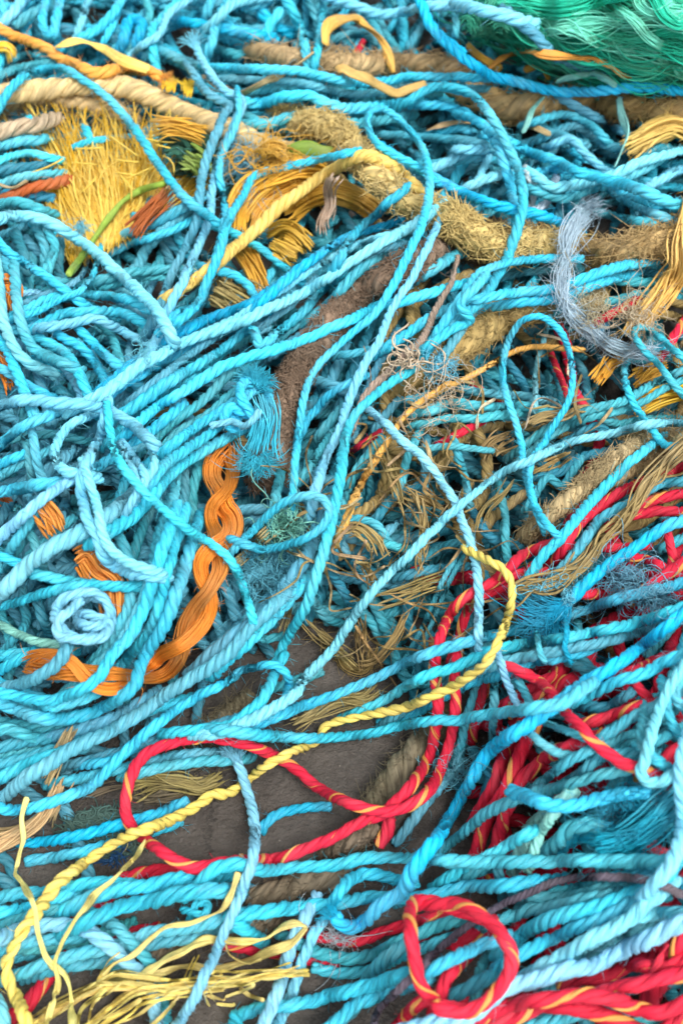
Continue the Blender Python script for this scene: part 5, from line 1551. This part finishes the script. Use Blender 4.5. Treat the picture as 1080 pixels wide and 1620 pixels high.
def box_region(x0, x1, y0, y1):
    return lambda: (rng.uniform(x0, x1), rng.uniform(y0, y1))

buried('buried_teal_rope', 'te', 260, box_region(-250, 1200, -150, 1000), label='tangle of teal rope buried deep in the heap')
buried('buried_dark_rope', 'dt', 150, box_region(-250, 1200, -150, 1150), label='tangle of dark teal rope buried deep in the heap')
buried('buried_olive_rope', 'ol', 26, box_region(480, 1150, 450, 950), label='tangle of olive tan rope buried under the middle')
buried('buried_red_rope', 're', 70, box_region(720, 1250, 880, 1700), R=(10, 13), label='tangle of red rope buried under the lower right')
buried('buried_blue_rope', 'gb', 60, box_region(-250, 330, 650, 1250), label='tangle of greyish blue rope buried at lower left')
buried('buried_sea_rope', 'te', 34, box_region(700, 1250, 1000, 1700), label='tangle of teal rope buried under the lower right')
buried('buried_cyan_rope', 'cy', 90, box_region(-250, 1200, -220, 200), label='tangle of cyan rope buried along the far side')

# the rope one can see bridges over the buried rope, so deep gaps open between its lengths
gap = np.full(HEAP.shape, 9.0)
for cx, cy, rx, ry in CLEAR:
    gap = np.minimum(gap, np.sqrt(((gx / Q - PAD - cx) / rx) ** 2 + ((gy / Q - PAD - cy) / ry) ** 2))
gap = np.clip((gap - 1.1) / 1.6, 0, 1)
HEAP -= 0.009 * gap * gap * (3 - 2 * gap)

# ------------------------------------------------------------------ lay everything, lowest layer first
for i, d in enumerate(ROPES):
    d['i'] = i
for d in sorted(ROPES, key=lambda d: (d['L'], d['i'])):
    if d['kind'] == 'fn':
        d['fn']()
    else:
        make_rope(d)

# lengths that ended up wholly under others are of no use to anyone
def prune():
    keep = []
    for o, d, p in DONE:
        s = (p[:, 0] > -30) & (p[:, 0] < W + 30) & (p[:, 1] > -30) & (p[:, 1] < H + 30)
        q, f = p[s], d['f'][s]
        vis = 0.0
        if len(q):
            ix, iy = gidx(q)
            vis = np.mean(f - 1.6 * d['R'] * PX * f <= HEAP[iy, ix])
        if vis < 0.03:
            for ch in list(o.children):
                bpy.data.objects.remove(ch)
            bpy.data.objects.remove(o)
        else:
            keep.append((o, d, p))
    print('pruned', len(DONE) - len(keep))
    DONE[:] = keep
prune()

# ------------------------------------------------------------------ labels for the ropes that have none yet: colour, course and what they lie beside
MARKS = [(140, 290, 'the yellow tuft'), (300, 165, 'the thick manila rope'), (930, 60, 'the green net'), (460, 320, 'the ochre coil'), (520, 560, 'the furry brown rope'),
         (915, 470, 'the pale lilac hank'), (850, 640, 'the tall standing loop'), (400, 610, 'the brushed cyan knot'), (340, 850, 'the orange rope'),
         (130, 965, 'the pale blue knot'), (640, 880, 'the olive fibre tangle'), (800, 950, 'the yellow rope tip'), (290, 1270, 'the red oval loop'),
         (560, 1250, 'the bare ground'), (720, 1500, 'the round red loop'), (180, 1570, 'the yellow film sheaf'), (930, 1385, 'the purple grey rope'),
         (1000, 1290, 'the azure frayed hank'), (900, 770, 'the shaggy pale tan rope'), (885, 1000, 'the cyan lashing'), (170, 1320, 'the green wad'),
         (540, 130, 'the tan film arch'), (760, 340, 'the shaggy tan rope'), (230, 590, 'the slanting blue bundle'), (80, 660, 'the elbow rope'),
         (80, 1110, 'the sweeping blue arcs'), (1040, 850, 'the red ropes at right'), (950, 1580, 'the red bottom coil'), (330, 60, 'the brushed sky blue twine')]

def course(p):
    q = p[(p[:, 0] > 0) & (p[:, 0] < W) & (p[:, 1] > 0) & (p[:, 1] < H)]
    if len(q) < 4:
        q = p
    a, b = q[0], q[-1]
    chord = math.hypot(*(b - a)); ln = len(q) * STEP
    m = q[len(q) // 2]
    if a[0] > b[0]:
        a, b = b, a
    ang = math.degrees(math.atan2(b[1] - a[1], b[0] - a[0]))
    if chord < 0.72 * ln: c = 'curving'
    elif abs(ang) < 16: c = 'lying level'
    elif abs(ang) > 68: c = 'running upright'
    elif ang < 0: c = 'slanting up rightward'
    else: c = 'slanting down rightward'
    return c, m, ln

NOUN = {'tw': 'twine', 'ry': 'rope', 'sh': 'shaggy rope', 'bu': 'yarn hank', 'fl': 'strip'}
auto = {}
for o, d, p in DONE:
    if d.get('label'):
        continue
    c, m, ln = course(p)
    best = min(MARKS, key=lambda k: math.hypot(k[0] - m[0], k[1] - m[1]))
    dx, dy = m[0] - best[0], m[1] - best[1]
    if math.hypot(dx, dy) < 32: rel = 'beside'
    elif abs(dx) > abs(dy): rel = 'right of' if dx > 0 else 'left of'
    else: rel = 'below' if dy > 0 else 'above'
    size = 'short ' if ln < 95 else 'long ' if ln > 330 else ''
    lab = '%s%s %s %s %s %s' % (size, WORD[d['col']], NOUN[d['kind']] if 'shaggy' not in WORD[d['col']] else 'rope', c, rel, best[2])
    lab = lab.replace('slanting up rightward', 'rising rightward').replace('slanting down rightward', 'falling rightward')
    auto.setdefault(lab, []).append((o, m))
ORD = ['', 'second', 'third', 'fourth', 'fifth', 'sixth', 'seventh']
for lab, items in auto.items():
    if len(items) == 1:
        items[0][0]['label'] = lab
        continue
    xs = [m[0] for _, m in items]; ys = [m[1] for _, m in items]
    if max(xs) - min(xs) > max(ys) - min(ys):
        items.sort(key=lambda k: k[1][0]); first, word = 'leftmost', 'from the left'
    else:
        items.sort(key=lambda k: k[1][1]); first, word = 'topmost', 'from the top'
    for k, (o, m) in enumerate(items):
        o['label'] = lab + ', ' + (first if k == 0 else ORD[min(k, 6)] + ' ' + word)

print('twine', sum(1 for o, d, p in DONE if o.name.startswith('twine')), 'red', sum(1 for o, d, p in DONE if o.name.startswith('red_rope')))
